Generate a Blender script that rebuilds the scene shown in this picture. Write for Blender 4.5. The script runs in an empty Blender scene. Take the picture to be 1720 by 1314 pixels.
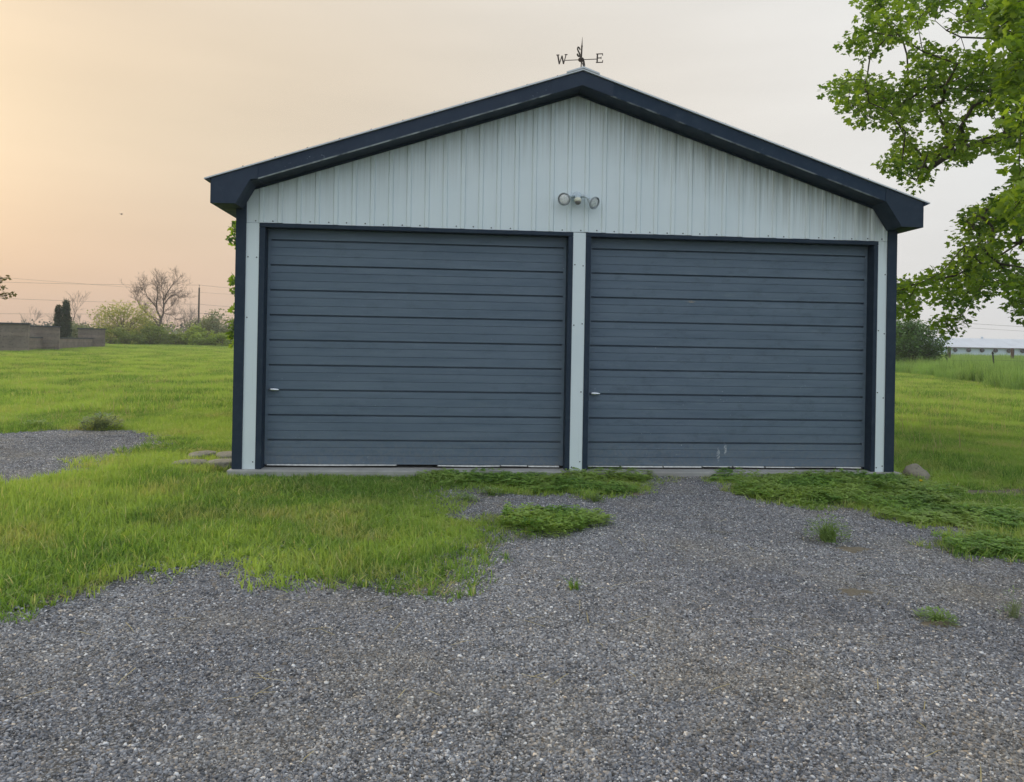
import bpy, bmesh, math, random
import numpy as np
from mathutils import Vector, Matrix
R = math.radians
random.seed(11)
RG = np.random.default_rng(11)
scene = bpy.context.scene
COL = scene.collection

# ------------------------------------------------------------------ camera
cam_d = bpy.data.cameras.new('camera')
cam = bpy.data.objects.new('camera', cam_d)
COL.objects.link(cam)
yaw, pitch, roll = .0823, .0034, .0176
_f = Vector((math.sin(yaw)*math.cos(pitch), math.cos(yaw)*math.cos(pitch), math.sin(pitch)))
_r = Vector((math.cos(yaw), -math.sin(yaw), 0))
_u = _r.cross(_f)
_r2 = math.cos(roll)*_r + math.sin(roll)*_u
_u2 = -math.sin(roll)*_r + math.cos(roll)*_u
CAM = Vector((-1.2896, -7.6856, 1.2452))
cam.matrix_world = Matrix(((_r2.x, _u2.x, -_f.x, CAM.x), (_r2.y, _u2.y, -_f.y, CAM.y), (_r2.z, _u2.z, -_f.z, CAM.z), (0, 0, 0, 1)))
cam_d.sensor_fit = 'HORIZONTAL'
cam_d.sensor_width = 36.0
cam_d.lens = 36.0*1292/1720
cam_d.shift_y = (576.8-657.0)/1720.0
cam_d.clip_start = .05
cam_d.clip_end = 3000
scene.camera = cam
scene.render.resolution_x, scene.render.resolution_y = 1024, 782

# ------------------------------------------------------------------ light
SUN_AZ, SUN_EL = R(-44), R(14)          # azimuth measured from +Y towards +X
sun_dir = Vector((math.sin(SUN_AZ)*math.cos(SUN_EL), math.cos(SUN_AZ)*math.cos(SUN_EL), math.sin(SUN_EL)))
sd = bpy.data.lights.new('sun', 'SUN')
sd.energy = 1.4
sd.angle = R(14)
sd.color = (1.0, .82, .58)
so = bpy.data.objects.new('sun', sd)
COL.objects.link(so)
so.rotation_euler = (-sun_dir).to_track_quat('-Z', 'Y').to_euler()

world = bpy.data.worlds.new('World')
scene.world = world
world.use_nodes = True
wn, wl = world.node_tree.nodes, world.node_tree.links
wn.clear()
def W(t, **k):
    n = wn.new(t)
    for a, b in k.items(): setattr(n, a, b)
    return n
tc = W('ShaderNodeTexCoord')
sky = W('ShaderNodeTexSky', sky_type='NISHITA')
sky.sun_disc = False
sky.sun_elevation = SUN_EL
sky.sun_rotation = SUN_AZ
sky.dust_density = 6.0
sky.air_density = 1.3
sep = W('ShaderNodeSeparateXYZ')
wl.new(tc.outputs['Generated'], sep.inputs[0])
def wmath(op, a, b=None, c=None):
    n = W('ShaderNodeMath', operation=op)
    for i, v in enumerate((a, b, c)):
        if v is None: continue
        if isinstance(v, (int, float)): n.inputs[i].default_value = v
        else: wl.new(v, n.inputs[i])
    return n.outputs[0]
def wramp(fac, stops, interp='LINEAR'):
    n = W('ShaderNodeValToRGB')
    cr = n.color_ramp
    cr.interpolation = interp
    while len(cr.elements) < len(stops): cr.elements.new(.5)
    for e, (p, c) in zip(cr.elements, stops):
        e.position = p; e.color = (*c, 1)
    wl.new(fac, n.inputs[0])
    return n.outputs[0]
def wmix(fac, a, b, bt='MIX'):
    n = W('ShaderNodeMix', data_type='RGBA', blend_type=bt)
    for s, v in ((n.inputs[0], fac), (n.inputs[6], a), (n.inputs[7], b)):
        if isinstance(v, (int, float)): s.default_value = v
        elif isinstance(v, tuple): s.default_value = (*v, 1)
        else: wl.new(v, s)
    return n.outputs[2]
hx = wmath('ADD', wmath('MULTIPLY', sep.outputs[0], math.sin(SUN_AZ)), wmath('MULTIPLY', sep.outputs[1], math.cos(SUN_AZ)))
hl = wmath('SQRT', wmath('ADD', wmath('ADD', wmath('MULTIPLY', sep.outputs[0], sep.outputs[0]), wmath('MULTIPLY', sep.outputs[1], sep.outputs[1])), 1e-4))
az01 = wmath('MULTIPLY_ADD', wmath('DIVIDE', hx, hl), .5, .5)      # 1 towards the sun, 0 away from it
# smoky evening sky: peach low towards the sun, grey white across, cooler behind the viewer
low = wramp(az01, [(0, (.62, .72, .86)), (.45, (.68, .72, .76)), (.66, (.74, .72, .70)), (.84, (.68, .57, .475)), (.93, (.655, .485, .375)), (1, (.64, .445, .325))])
mid = wramp(az01, [(0, (.68, .78, .90)), (.45, (.72, .76, .79)), (.66, (.76, .745, .715)), (.84, (.69, .625, .535)), (.93, (.685, .58, .45)), (1, (.69, .55, .395))])
high = wramp(az01, [(0, (.80, .90, 1.02)), (.5, (.88, .93, .97)), (.8, (.90, .92, .91)), (1, (.90, .86, .78))])
el = sep.outputs[2]
def sm(a, b):
    n = W('ShaderNodeMapRange', interpolation_type='SMOOTHSTEP')
    wl.new(el, n.inputs[0]); n.inputs[1].default_value = a; n.inputs[2].default_value = b
    return n.outputs[0]
col = wmix(sm(.0, .26), low, mid)
col = wmix(sm(.30, .75), col, high)
dots = wmath('ADD', hx if False else wmath('MULTIPLY', hx, math.cos(SUN_EL)), wmath('MULTIPLY', el, math.sin(SUN_EL)))
glow = wmath('POWER', wmath('MAXIMUM', dots, 0.0), 60.0)
gm = W('ShaderNodeVectorMath', operation='SCALE')
gm.inputs[0].default_value = (.14, .105, .045)
wl.new(glow, gm.inputs['Scale'])
col = wmix(1.0, col, gm.outputs[0], 'ADD')
# thin uneven smoke
nz = W('ShaderNodeTexNoise'); nz.inputs['Scale'].default_value = 2.2; nz.inputs['Detail'].default_value = 4
mp = W('ShaderNodeMapping'); mp.inputs['Scale'].default_value = (1, 1, 6)
wl.new(tc.outputs['Generated'], mp.inputs[0]); wl.new(mp.outputs[0], nz.inputs[0])
nm = W('ShaderNodeMapRange'); nm.inputs[1].default_value = .3; nm.inputs[2].default_value = .7; nm.inputs[3].default_value = .945; nm.inputs[4].default_value = 1.035
wl.new(nz.outputs[0], nm.inputs[0])
sc_ = W('ShaderNodeVectorMath', operation='SCALE'); wl.new(col, sc_.inputs[0]); wl.new(nm.outputs[0], sc_.inputs['Scale'])
sc2 = W('ShaderNodeVectorMath', operation='SCALE'); wl.new(sc_.outputs[0], sc2.inputs[0]); sc2.inputs['Scale'].default_value = 10.0
fin = wmix(.94, sky.outputs[0], sc2.outputs[0])
bg = W('ShaderNodeBackground'); bg.inputs[1].default_value = .1
wl.new(fin, bg.inputs[0])
wo = W('ShaderNodeOutputWorld'); wl.new(bg.outputs[0], wo.inputs[0])

vs = scene.view_settings
vs.view_transform = 'Standard'
vs.look = 'None'
vs.exposure = 0.2
vs.gamma = 1.0
vs.use_curve_mapping = False
scene.cycles.max_bounces = 8
scene.cycles.transparent_max_bounces = 8

# ------------------------------------------------------------------ materials
class M_:
    """small node helper"""
    def __init__(s, name):
        s.m = bpy.data.materials.new(name); s.m.use_nodes = True
        s.n, s.l = s.m.node_tree.nodes, s.m.node_tree.links
        s.b = s.n['Principled BSDF']
        s.out = s.n['Material Output']
        s.tc = s.n.new('ShaderNodeTexCoord')
        s.geo = s.n.new('ShaderNodeNewGeometry')
    def put(s, sock, v):
        if isinstance(v, (int, float)): sock.default_value = v
        elif isinstance(v, tuple):
            sock.default_value = (*v, 1) if len(sock.default_value) == 4 and len(v) == 3 else v
        else: s.l.new(v, sock)
    def noise(s, scale, detail=4, rough=.55, stretch=(1, 1, 1), world=True, out=0):
        mp = s.n.new('ShaderNodeMapping'); mp.inputs['Scale'].default_value = stretch
        s.l.new(s.geo.outputs['Position'] if world else s.tc.outputs['Object'], mp.inputs[0])
        n = s.n.new('ShaderNodeTexNoise')
        n.inputs['Scale'].default_value = scale; n.inputs['Detail'].default_value = detail; n.inputs['Roughness'].default_value = rough
        s.l.new(mp.outputs[0], n.inputs[0])
        return n.outputs[out]
    def rng(s, v, a, b, c=0., d=1., smooth=False):
        n = s.n.new('ShaderNodeMapRange')
        if smooth: n.interpolation_type = 'SMOOTHSTEP'
        s.l.new(v, n.inputs[0])
        for i, x in enumerate((a, b, c, d)): n.inputs[i+1].default_value = x
        return n.outputs[0]
    def math(s, op, a, b=0., c=0.):
        n = s.n.new('ShaderNodeMath'); n.operation = op
        for i, v in enumerate((a, b, c)): s.put(n.inputs[i], v)
        return n.outputs[0]
    def mix(s, fac, a, b, bt='MIX'):
        n = s.n.new('ShaderNodeMix'); n.data_type = 'RGBA'; n.blend_type = bt
        s.put(n.inputs[0], fac); s.put(n.inputs[6], a); s.put(n.inputs[7], b)
        return n.outputs[2]
    def ramp(s, fac, stops):
        n = s.n.new('ShaderNodeValToRGB'); cr = n.color_ramp
        while len(cr.elements) < len(stops): cr.elements.new(.5)
        for e, (p, c) in zip(cr.elements, stops): e.position = p; e.color = (*c, 1)
        s.l.new(fac, n.inputs[0]); return n.outputs[0]
    def attr(s, name, out='Fac'):
        n = s.n.new('ShaderNodeAttribute'); n.attribute_name = name; return n.outputs[out]
    def xyz(s):
        n = s.n.new('ShaderNodeSeparateXYZ'); s.l.new(s.geo.outputs['Position'], n.inputs[0]); return n.outputs
    def bump(s, h, strength=.3, dist=.01):
        n = s.n.new('ShaderNodeBump'); n.inputs['Strength'].default_value = strength; n.inputs['Distance'].default_value = dist
        s.l.new(h, n.inputs['Height']); s.l.new(n.outputs[0], s.b.inputs['Normal'])
    def base(s, c, rough=.6, metal=0., spec=None):
        s.put(s.b.inputs['Base Color'], c); s.put(s.b.inputs['Roughness'], rough); s.put(s.b.inputs['Metallic'], metal)
        if spec is not None: s.b.inputs['Specular IOR Level'].default_value = spec
        return s.m

def plain(name, c, rough=.6, metal=0., var=.15, scale=6., spec=None):
    m = M_(name); v = m.rng(m.noise(scale), .25, .75, 1-var, 1+var)
    n = m.n.new('ShaderNodeVectorMath'); n.operation = 'SCALE'; n.inputs[0].default_value = c; m.l.new(v, n.inputs['Scale'])
    return m.base(n.outputs[0], rough, metal, spec)

def foliage(name, dark, light, trans=.4, rough=.55, patch=None, patch_scale=.5, dry=None, dry_amt=(.62, .8), tcol=None, straw=None):
    """leaf / blade material: colour from the per-leaf 'tint' attribute and a broad world noise"""
    m = M_(name)
    t = m.attr('tint')
    rnd = m.n.new('ShaderNodeObjectInfo').outputs['Random']
    t2 = m.math('ADD', m.math('MULTIPLY', t, .85), m.math('MULTIPLY', rnd, .15))
    c = m.ramp(t2, [(0, dark), (.5, tuple((a+b)/2 for a, b in zip(dark, light))), (1, light)])
    if patch:
        c = m.mix(m.rng(m.noise(patch_scale, 3), .42, .58, smooth=True), c, m.mix(.7, c, patch))
    if dry:
        c = m.mix(m.math('MULTIPLY', m.rng(m.noise(1.3, 5, .65), dry_amt[0], dry_amt[1]), m.rng(t, .1, .6)), c, dry)
    if straw:
        c = m.mix(m.rng(t, .86, .93, 0, .8), c, straw)
    m.base(c, rough, 0, .3)
    tr = m.n.new('ShaderNodeBsdfTranslucent')
    tcx = m.mix(1.0, c, tcol or (1.5, 1.35, .55), 'MULTIPLY')
    m.l.new(tcx, tr.inputs[0])
    ms = m.n.new('ShaderNodeMixShader'); ms.inputs[0].default_value = trans
    m.l.new(m.b.outputs[0], ms.inputs[1]); m.l.new(tr.outputs[0], ms.inputs[2])
    m.l.new(ms.outputs[0], m.out.inputs[0])
    return m.m

MAT = {}
def mk_siding():
    m = M_('painted_steel_siding')
    p = m.xyz()
    c = m.mix(m.rng(m.noise(1.2, 4, .6), .3, .7), (.70, .785, .815), (.76, .83, .85))
    streak = m.noise(1.0, 5, .7, (38, 38, .9))
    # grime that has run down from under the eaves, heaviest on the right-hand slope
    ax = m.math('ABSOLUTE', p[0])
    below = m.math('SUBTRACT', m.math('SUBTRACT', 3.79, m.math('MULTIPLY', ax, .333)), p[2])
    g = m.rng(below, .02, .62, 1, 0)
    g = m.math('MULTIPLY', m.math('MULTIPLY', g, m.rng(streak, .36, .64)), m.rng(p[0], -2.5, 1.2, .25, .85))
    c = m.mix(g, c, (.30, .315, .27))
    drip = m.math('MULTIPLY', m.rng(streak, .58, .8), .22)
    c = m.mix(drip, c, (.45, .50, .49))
    r = m.rng(m.noise(20, 3), .3, .7, .38, .5)
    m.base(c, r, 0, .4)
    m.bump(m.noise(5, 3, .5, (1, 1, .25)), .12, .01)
    return m.m
def mk_navy(name, a, b, worn=0., scuff=0.):
    m = M_(name); p = m.xyz()
    c = m.mix(m.rng(m.noise(3.0, 5, .6), .3, .7), a, b)
    dust = m.noise(14, 6, .7)
    c = m.mix(m.math('MULTIPLY', m.rng(dust, .5, .75), .12), c, (.12, .15, .18))
    if scuff:
        ax = m.math('ABSOLUTE', m.math('ADD', p[0], .035))
        bot = m.math('SUBTRACT', p[2], m.math('SUBTRACT', 3.792, m.math('MULTIPLY', ax, .333)))
        edge = m.math('MULTIPLY', m.math('MULTIPLY', m.rng(bot, .0, .012, 1, 0), m.rng(bot, -.006, -.003, 0, 1)), m.rng(m.noise(5, 3), .44-.1*scuff, .55))
        c = m.mix(m.math('MULTIPLY', edge, scuff), c, (.55, .58, .6))
        sp = m.math('MULTIPLY', m.rng(m.noise(42, 4, .75, (.6, 1, 1.4)), .64, .70), m.rng(m.noise(2.2, 2), .53, .6))
        inb = m.math('MULTIPLY', m.rng(bot, .005, .03), m.rng(bot, .05, .09, 1, 0))
        c = m.mix(m.math('MULTIPLY', m.math('MULTIPLY', sp, inb), worn), c, (.42, .46, .50))
    m.base(c, m.rng(m.noise(9, 3), .3, .7, .5, .68), 0, .22)
    m.bump(m.noise(60, 3), .06, .004)
    return m.m
def mk_door(name, amount, smear=False):
    m = M_(name)
    streak = m.noise(1.4, 6, .65, (.8, 1, 9))
    c = m.mix(m.rng(streak, .3, .7), (.105, .146, .195), (.145, .19, .242))
    c = m.mix(m.math('MULTIPLY', m.rng(m.noise(5.3, 6, .75, (1, 1, 2)), .52, .74), .4*amount), c, (.07, .098, .128))
    c = m.mix(m.math('MULTIPLY', m.rng(m.noise(4.1, 7, .8, (.7, 1, 3.4)), .56, .74), .35*amount), c, (.20, .25, .28))
    spl = m.math('MULTIPLY', m.rng(m.xyz()[2], .02, .42, 1, 0), m.rng(m.noise(30, 5, .75), .42, .7))
    c = m.mix(m.math('MULTIPLY', spl, .5), c, (.24, .235, .215))
    chip = m.math('MULTIPLY', m.rng(m.noise(26, 5, .8, (.45, 1, 1.5)), .68, .72), m.rng(m.noise(1.6, 3), .5, .58))
    c = m.mix(m.math('MULTIPLY', chip, .55*amount), c, (.05, .055, .06))
    spk = m.rng(m.noise(70, 2, .5, (.7, 1, 1)), .735, .76)
    c = m.mix(m.math('MULTIPLY', m.math('MULTIPLY', spk, m.rng(m.noise(2.9, 3), .5, .62)), .6*amount), c, (.5, .54, .56))
    if smear:          # pale paint smears low on the right door, a bare wood chip higher up
        p = m.xyz()
        for x0, z0, rx, rz_, th, cc in ((1.525, .15, .016, .07, .50, (.55, .57, .58)), (1.60, .21, .014, .06, .52, (.55, .57, .58)), (1.204, 1.736, .05, .012, .46, (.30, .27, .22))):
            dx = m.math('DIVIDE', m.math('SUBTRACT', p[0], x0), rx); dz = m.math('DIVIDE', m.math('SUBTRACT', p[2], z0), rz_)
            q = m.math('ADD', m.math('MULTIPLY', dx, dx), m.math('MULTIPLY', dz, dz))
            k = m.math('MULTIPLY', m.rng(q, .6, 1.4, 1, 0), m.rng(m.noise(55, 4, .7), th-.05, th+.08))
            c = m.mix(m.math('MULTIPLY', k, .8), c, cc)
    m.base(c, m.rng(m.noise(7, 4), .3, .7, .5, .7), 0, .25)
    m.bump(m.noise(3, 6, .7, (1.2, 1, 22)), .18, .004)
    return m.m
MAT['siding'] = mk_siding()
MAT['navy'] = mk_navy('navy_trim_paint', (.018, .032, .054), (.025, .041, .065))
MAT['fascia_worn'] = mk_navy('paler_scuffed_navy_fascia_paint', (.024, .038, .066), (.032, .048, .078), 1.0, 1.0)  # left rake: paler navy than the right rake, plus edge scuffs
MAT['fascia'] = mk_navy('navy_fascia_paint', (.014, .030, .056), (.020, .038, .066), .5, .55)
MAT['return_pale'] = mk_navy('paler_navy_eave_paint', (.026, .040, .068), (.034, .050, .080))  # paler navy for the left return and ridge plate, no scuffs
MAT['door_a'] = mk_door('slate_blue_door_paint', .95)
MAT['door_b'] = mk_door('scuffed_slate_blue_door_paint', 1.6, True)
MAT['seal'] = plain('worn_white_door_seal', (.62, .62, .60), .7, 0, .3, 30)
MAT['dark'] = plain('dark_interior', (.012, .012, .014), .9)
MAT['roof'] = plain('pale_roof_sheet', (.60, .62, .64), .38, .3, .1, 2)
MAT['screw'] = plain('weathered_screw_metal', (.05, .05, .055), .5, .6)
MAT['chrome'] = plain('brushed_handle_metal', (.75, .77, .80), .25, .9, .1, 40)
MAT['iron'] = plain('rusty_iron', (.075, .058, .050), .7, .4, .35, 40)
MAT['lampwhite'] = plain('pale_lamp_housing', (.55, .63, .68), .4, 0, .1, 20)
MAT['cream'] = plain('cream_sensor_plastic', (.75, .74, .60), .4, 0, .05, 20)
MAT['lampgrey'] = plain('smoked_sensor_lens', (.16, .15, .14), .25, 0, .1, 20)
def mk_mirror():
    m = M_('silvered_reflector'); return m.base((.62, .68, .72), .35, .25)
MAT['rim'] = plain('dull_lamp_rim', (.36, .39, .41), .35, .3, .1, 20)
MAT['mirror'] = mk_mirror()
def mk_glass():
    m = M_('lamp_glass'); m.b.inputs['Transmission Weight'].default_value = .0
    m.b.inputs['Coat Weight'].default_value = .6
    return m.base(m.mix(m.rng(m.noise(60, 2), .35, .65), (.62, .65, .67), (.92, .94, .95)), .25, 0)
MAT['glass'] = mk_glass()
def mk_concrete():
    m = M_('weathered_concrete')
    c = m.mix(m.rng(m.noise(4, 6, .7), .3, .7), (.30, .30, .285), (.46, .45, .43))
    c = m.mix(m.math('MULTIPLY', m.rng(m.noise(1.7, 3), .5, .7), .5), c, (.22, .20, .18))
    m.base(c, .9); m.bump(m.noise(50, 5), .3, .006); return m.m
MAT['concrete'] = mk_concrete()
def mk_stone(name, a, b, sc=8):
    m = M_(name)
    c = m.mix(m.rng(m.noise(sc, 6, .65), .3, .7), a, b)
    c = m.mix(m.rng(m.noise(sc*5, 3, .6), .55, .75), c, tuple(x*.55 for x in a))
    m.base(c, .9); m.bump(m.noise(sc*3, 6, .7), .5, .02); return m.m
MAT['flag'] = mk_stone('grey_flagstone', (.16, .155, .13), (.30, .285, .24))
MAT['rock'] = mk_stone('field_stone', (.17, .15, .12), (.30, .27, .21))
MAT['block'] = mk_stone('grey_brown_block', (.165, .135, .11), (.26, .215, .175), 1.5)
MAT['block_b'] = mk_stone('brown_block', (.20, .155, .125), (.30, .245, .20), 1.5)
MAT['blockcap'] = mk_stone('dark_slab_cap', (.060, .068, .072), (.10, .11, .115), 2)
def mk_gravel():
    m = M_('crushed_stone')
    t = m.attr('tint'); h = m.attr('hue')
    c = m.ramp(t, [(0, (.06, .062, .070)), (.3, (.165, .17, .186)), (.62, (.31, .315, .335)), (.85, (.50, .505, .525)), (1, (.80, .80, .80))])
    c = m.mix(m.rng(h, .72, 1), c, m.mix(1.0, c, (1.22, 1.03, .80), 'MULTIPLY'))
    c = m.mix(m.math('MULTIPLY', m.rng(m.noise(.55, 4, .6), .40, .60), .65), c, m.mix(1.0, c, (.68, .69, .73), 'MULTIPLY'))
    c = m.mix(m.math('MULTIPLY', m.rng(m.noise(.7, 5, .65), .50, .68), .6), c, m.mix(.5, m.mix(1.0, c, (1.25, 1.12, .88), 'MULTIPLY'), (.27, .245, .205)))
    m.base(c, .85, 0, .3); m.bump(m.noise(160, 3), .3, .003); return m.m
MAT['gravel'] = mk_gravel()
def mk_drive():
    m = M_('gravel_bed')
    v = m.n.new('ShaderNodeTexVoronoi'); v.inputs['Scale'].default_value = 75
    m.l.new(m.geo.outputs['Position'], v.inputs[0])
    s_ = m.n.new('ShaderNodeSeparateColor'); m.l.new(v.outputs['Color'], s_.inputs[0])
    c = m.ramp(s_.outputs[0], [(0, (.07, .072, .08)), (.5, (.18, .182, .19)), (.9, (.34, .34, .35)), (1, (.6, .6, .6))])
    c = m.mix(m.rng(v.outputs['Distance'], .2, .6), c, (.06, .06, .06))
    m.base(c, .95); m.bump(m.noise(90, 4), .6, .01); return m.m
MAT['drive'] = mk_drive()
def mk_ground():
    m = M_('turf_soil')
    c = m.ramp(m.noise(1.6, 6, .7), [(.25, (.085, .115, .032)), (.5, (.14, .19, .045)), (.75, (.20, .23, .07))])
    c = m.mix(m.rng(m.noise(.07, 4), .42, .6), c, (.17, .26, .05))
    c = m.mix(m.math('MULTIPLY', m.rng(m.noise(9, 5, .7), .5, .7), .6), c, (.075, .064, .040))
    m.base(c, .95, 0, .1); m.bump(m.noise(14, 5, .7), .6, .05); return m.m
MAT['ground'] = mk_ground()
MAT['dirt'] = mk_stone('dry_soil', (.13, .105, .075), (.21, .18, .13), 12)
MAT['bark'] = mk_stone('grey_brown_bark', (.050, .042, .034), (.10, .085, .07), 9)
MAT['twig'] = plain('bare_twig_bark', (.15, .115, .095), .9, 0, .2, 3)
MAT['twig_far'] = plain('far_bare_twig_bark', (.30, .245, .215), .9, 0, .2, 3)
MAT['pole'] = plain('weathered_pole_wood', (.085, .065, .052), .9, 0, .25, 3)
MAT['wire'] = plain('cable', (.16, .14, .13), .7)
MAT['steelpost'] = plain('dark_steel_post', (.022, .026, .026), .6, .3)
MAT['woodpost'] = plain('brown_post_wood', (.085, .055, .045), .9, 0, .25, 3)
MAT['barnroof'] = plain('pale_barn_roof', (.62, .66, .72), .5, .1, .06, .4)
MAT['barnwall'] = plain('pale_blue_barn_wall', (.58, .68, .80), .6, 0, .06, .5)
MAT['fan'] = plain('dark_fan_hood', (.05, .055, .07), .6)
MAT['grass'] = foliage('lawn_blade', (.058, .150, .026), (.37, .55, .13), .48, .55, (.43, .56, .14), .5, (.50, .44, .23), (.50, .72), (1.25, 1.25, .6), (.60, .54, .30))
MAT['tall'] = foliage('meadow_blade', (.07, .15, .035), (.34, .47, .14), .42, .5, (.28, .44, .13), .35, tcol=(1.25, 1.3, .7))
MAT['clover'] = foliage('clover_leaf', (.06, .15, .03), (.33, .53, .12), .42, .5, (.38, .50, .15), 1.6)
MAT['straw'] = foliage('straw_stalk', (.30, .25, .11), (.56, .48, .25), .25, .7, tcol=(1.1, 1.05, .9))
MAT['maple'] = foliage('maple_leaf', (.046, .105, .022), (.265, .385, .065), .52, .42, tcol=(1.7, 1.65, .5))
MAT['bush'] = foliage('bush_leaf', (.028, .085, .02), (.14, .27, .075), .3, .4)
MAT['willow'] = foliage('pale_shrub_leaf', (.22, .26, .09), (.58, .58, .27), .45, .6)
MAT['shrub'] = foliage('shrub_leaf', (.11, .165, .05), (.27, .34, .10), .4, .6)
MAT['shrub_light'] = foliage('light_shrub_leaf', (.19, .28, .06), (.38, .48, .13), .4, .6)
MAT['shrub_grey'] = foliage('grey_green_leaf', (.15, .19, .11), (.27, .31, .19), .35, .6)
MAT['cedar'] = foliage('cedar_spray', (.025, .055, .03), (.06, .10, .05), .2, .7)
MAT['budding'] = foliage('olive_bud_leaf', (.085, .075, .035), (.20, .19, .07), .35, .6)
MAT['weed'] = foliage('weed_leaf', (.11, .19, .05), (.28, .40, .14), .3, .6)
MAT['weedgrey'] = foliage('grey_weed_leaf', (.13, .18, .10), (.30, .36, .21), .25, .7)
MAT['treeline'] = foliage('far_wood_leaf', (.075, .090, .072), (.13, .145, .115), .2, .9)
MAT['petal'] = plain('yellow_petal', (.80, .60, .02), .6)
MAT['fluff'] = plain('white_seed_head', (.75, .75, .68), .9)

# ------------------------------------------------------------------ geometry helpers
class MB:
    def __init__(s): s.v, s.f = [], []
    def add(s, vs, fs):
        o = len(s.v); s.v += [tuple(p) for p in vs]; s.f += [tuple(i+o for i in f) for f in fs]; return s
    def box(s, x0, x1, y0, y1, z0, z1):
        return s.add([(x0,y0,z0),(x1,y0,z0),(x1,y1,z0),(x0,y1,z0),(x0,y0,z1),(x1,y0,z1),(x1,y1,z1),(x0,y1,z1)],
                     [(0,3,2,1),(4,5,6,7),(0,1,5,4),(1,2,6,5),(2,3,7,6),(3,0,4,7)])
    def prism(s, poly, y0, y1):
        """poly in (x,z) extruded from y0 to y1"""
        n = len(poly); a = sum(poly[i-1][0]*poly[i][1]-poly[i][0]*poly[i-1][1] for i in range(n))
        if a < 0: poly = poly[::-1]
        vs = [(x, y0, z) for x, z in poly]+[(x, y1, z) for x, z in poly]
        return s.add(vs, [tuple(range(n)), tuple(range(2*n-1, n-1, -1))]+[(i, n+i, n+(i+1) % n, (i+1) % n) for i in range(n)])
    def tube(s, pts, rad, n=6, cap=True):
        pts = [Vector(p) for p in pts]
        if not hasattr(rad, '__len__'): rad = [rad]*len(pts)
        vs, fs = [], []
        ref = None
        for i, p in enumerate(pts):
            d = (pts[min(i+1, len(pts)-1)]-pts[max(i-1, 0)])
            d = d.normalized() if d.length > 1e-9 else Vector((0, 0, 1))
            if ref is None: ref = Vector((1, 0, 0)) if abs(d.x) < .8 else Vector((0, 1, 0))
            a = d.cross(ref).normalized(); b = d.cross(a); ref = -(b.cross(d)).normalized() if False else ref
            for k in range(n):
                t = 2*math.pi*k/n
                vs.append(p+(a*math.cos(t)+b*math.sin(t))*rad[i])
        for i in range(len(pts)-1):
            for k in range(n):
                fs.append((i*n+k, i*n+(k+1) % n, (i+1)*n+(k+1) % n, (i+1)*n+k))
        if cap:
            fs.append(tuple(range(n-1, -1, -1))); fs.append(tuple(range((len(pts)-1)*n, len(pts)*n)))
        return s.add(vs, fs)
    def lathe(s, prof, org, axis, n=16, cap=True):
        """prof: (distance along axis, radius)"""
        org, axis = Vector(org), Vector(axis).normalized()
        return s.tube([org+axis*d for d, r in prof], [max(r, 1e-4) for d, r in prof], n, cap)
    def build(s, name, m, parent=None, smooth=False, bevel=0.):
        me = bpy.data.meshes.new(name); me.from_pydata(s.v, [], s.f)
        return link(name, me, m, parent, smooth, bevel)
def link(name, me, m, parent=None, smooth=False, bevel=0.):
    o = bpy.data.objects.new(name, me); COL.objects.link(o)
    if m and not me.materials: me.materials.append(m)
    if parent: o.parent = parent
    if smooth: me.polygons.foreach_set('use_smooth', [True]*len(me.polygons))
    if bevel:
        b = o.modifiers.new('bevel', 'BEVEL'); b.width = bevel; b.segments = 2; b.limit_method = 'ANGLE'
    return o
def np_mesh(name, V, tris=None, quads=None, attrs=None):
    """fast mesh from arrays; attrs: name -> per-vertex float array"""
    me = bpy.data.meshes.new(name)
    T = np.zeros((0, 3), np.int32) if tris is None else np.asarray(tris, np.int32)
    Q = np.zeros((0, 4), np.int32) if quads is None else np.asarray(quads, np.int32)
    me.vertices.add(len(V)); me.vertices.foreach_set('co', np.asarray(V, np.float32).ravel())
    nl = len(T)*3+len(Q)*4
    me.loops.add(nl); me.loops.foreach_set('vertex_index', np.concatenate([T.ravel(), Q.ravel()]).astype(np.int32))
    me.polygons.add(len(T)+len(Q))
    st = np.concatenate([np.arange(len(T))*3, len(T)*3+np.arange(len(Q))*4]).astype(np.int32)
    me.polygons.foreach_set('loop_start', st)
    me.update(calc_edges=True)
    for k, a in (attrs or {}).items():
        at = me.attributes.new(k, 'FLOAT', 'POINT'); at.data.foreach_set('value', np.asarray(a, np.float32))
    return me
def thing(name, label, cat, loc=(0, 0, 0), group=None):
    o = bpy.data.objects.new(name, None); COL.objects.link(o); o.location = loc
    o['label'] = label; o['category'] = cat
    if group: o['group'] = group
    return o
def tag(o, label, cat, group=None):
    o['label'] = label; o['category'] = cat
    if group: o['group'] = group
    return o
def kind(o, k, label=None):
    o['kind'] = k
    if label: o['label'] = label
    return o

# ------------------------------------------------------------------ terrain
def smst(a, b, x):
    t = np.clip((x-a)/(b-a), 0, 1); return t*t*(3-2*t)
def zt(x, y):
    x = np.asarray(x, float); y = np.asarray(y, float)
    left = smst(12, -8, x)
    z = -.058+left*.0082*np.clip(y-14, 0, 140)+(1-left)*.0085*np.clip(y-48, 0, 60)
    d = np.hypot(x+1, y+2)
    z += .012*np.sin(x*2.1+y*.7)*np.sin(y*1.7-x*.4)*smst(1.5, 4, d)*smst(.1, 1.2, np.abs(y)+.0*x)
    z += smst(8, 25, d)*.05*np.sin(x*.31+1)*np.sin(y*.27)
    return z
def grid_axis(a, b, fine, fa, fb, grow=1.12):
    c = list(np.arange(fa, fb+1e-6, fine)); s = fine
    while c[-1] < b: s *= grow; c.append(c[-1]+s)
    s = fine
    while c[0] > a: s *= grow; c.insert(0, c[0]-s)
    return np.array(c)
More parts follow.
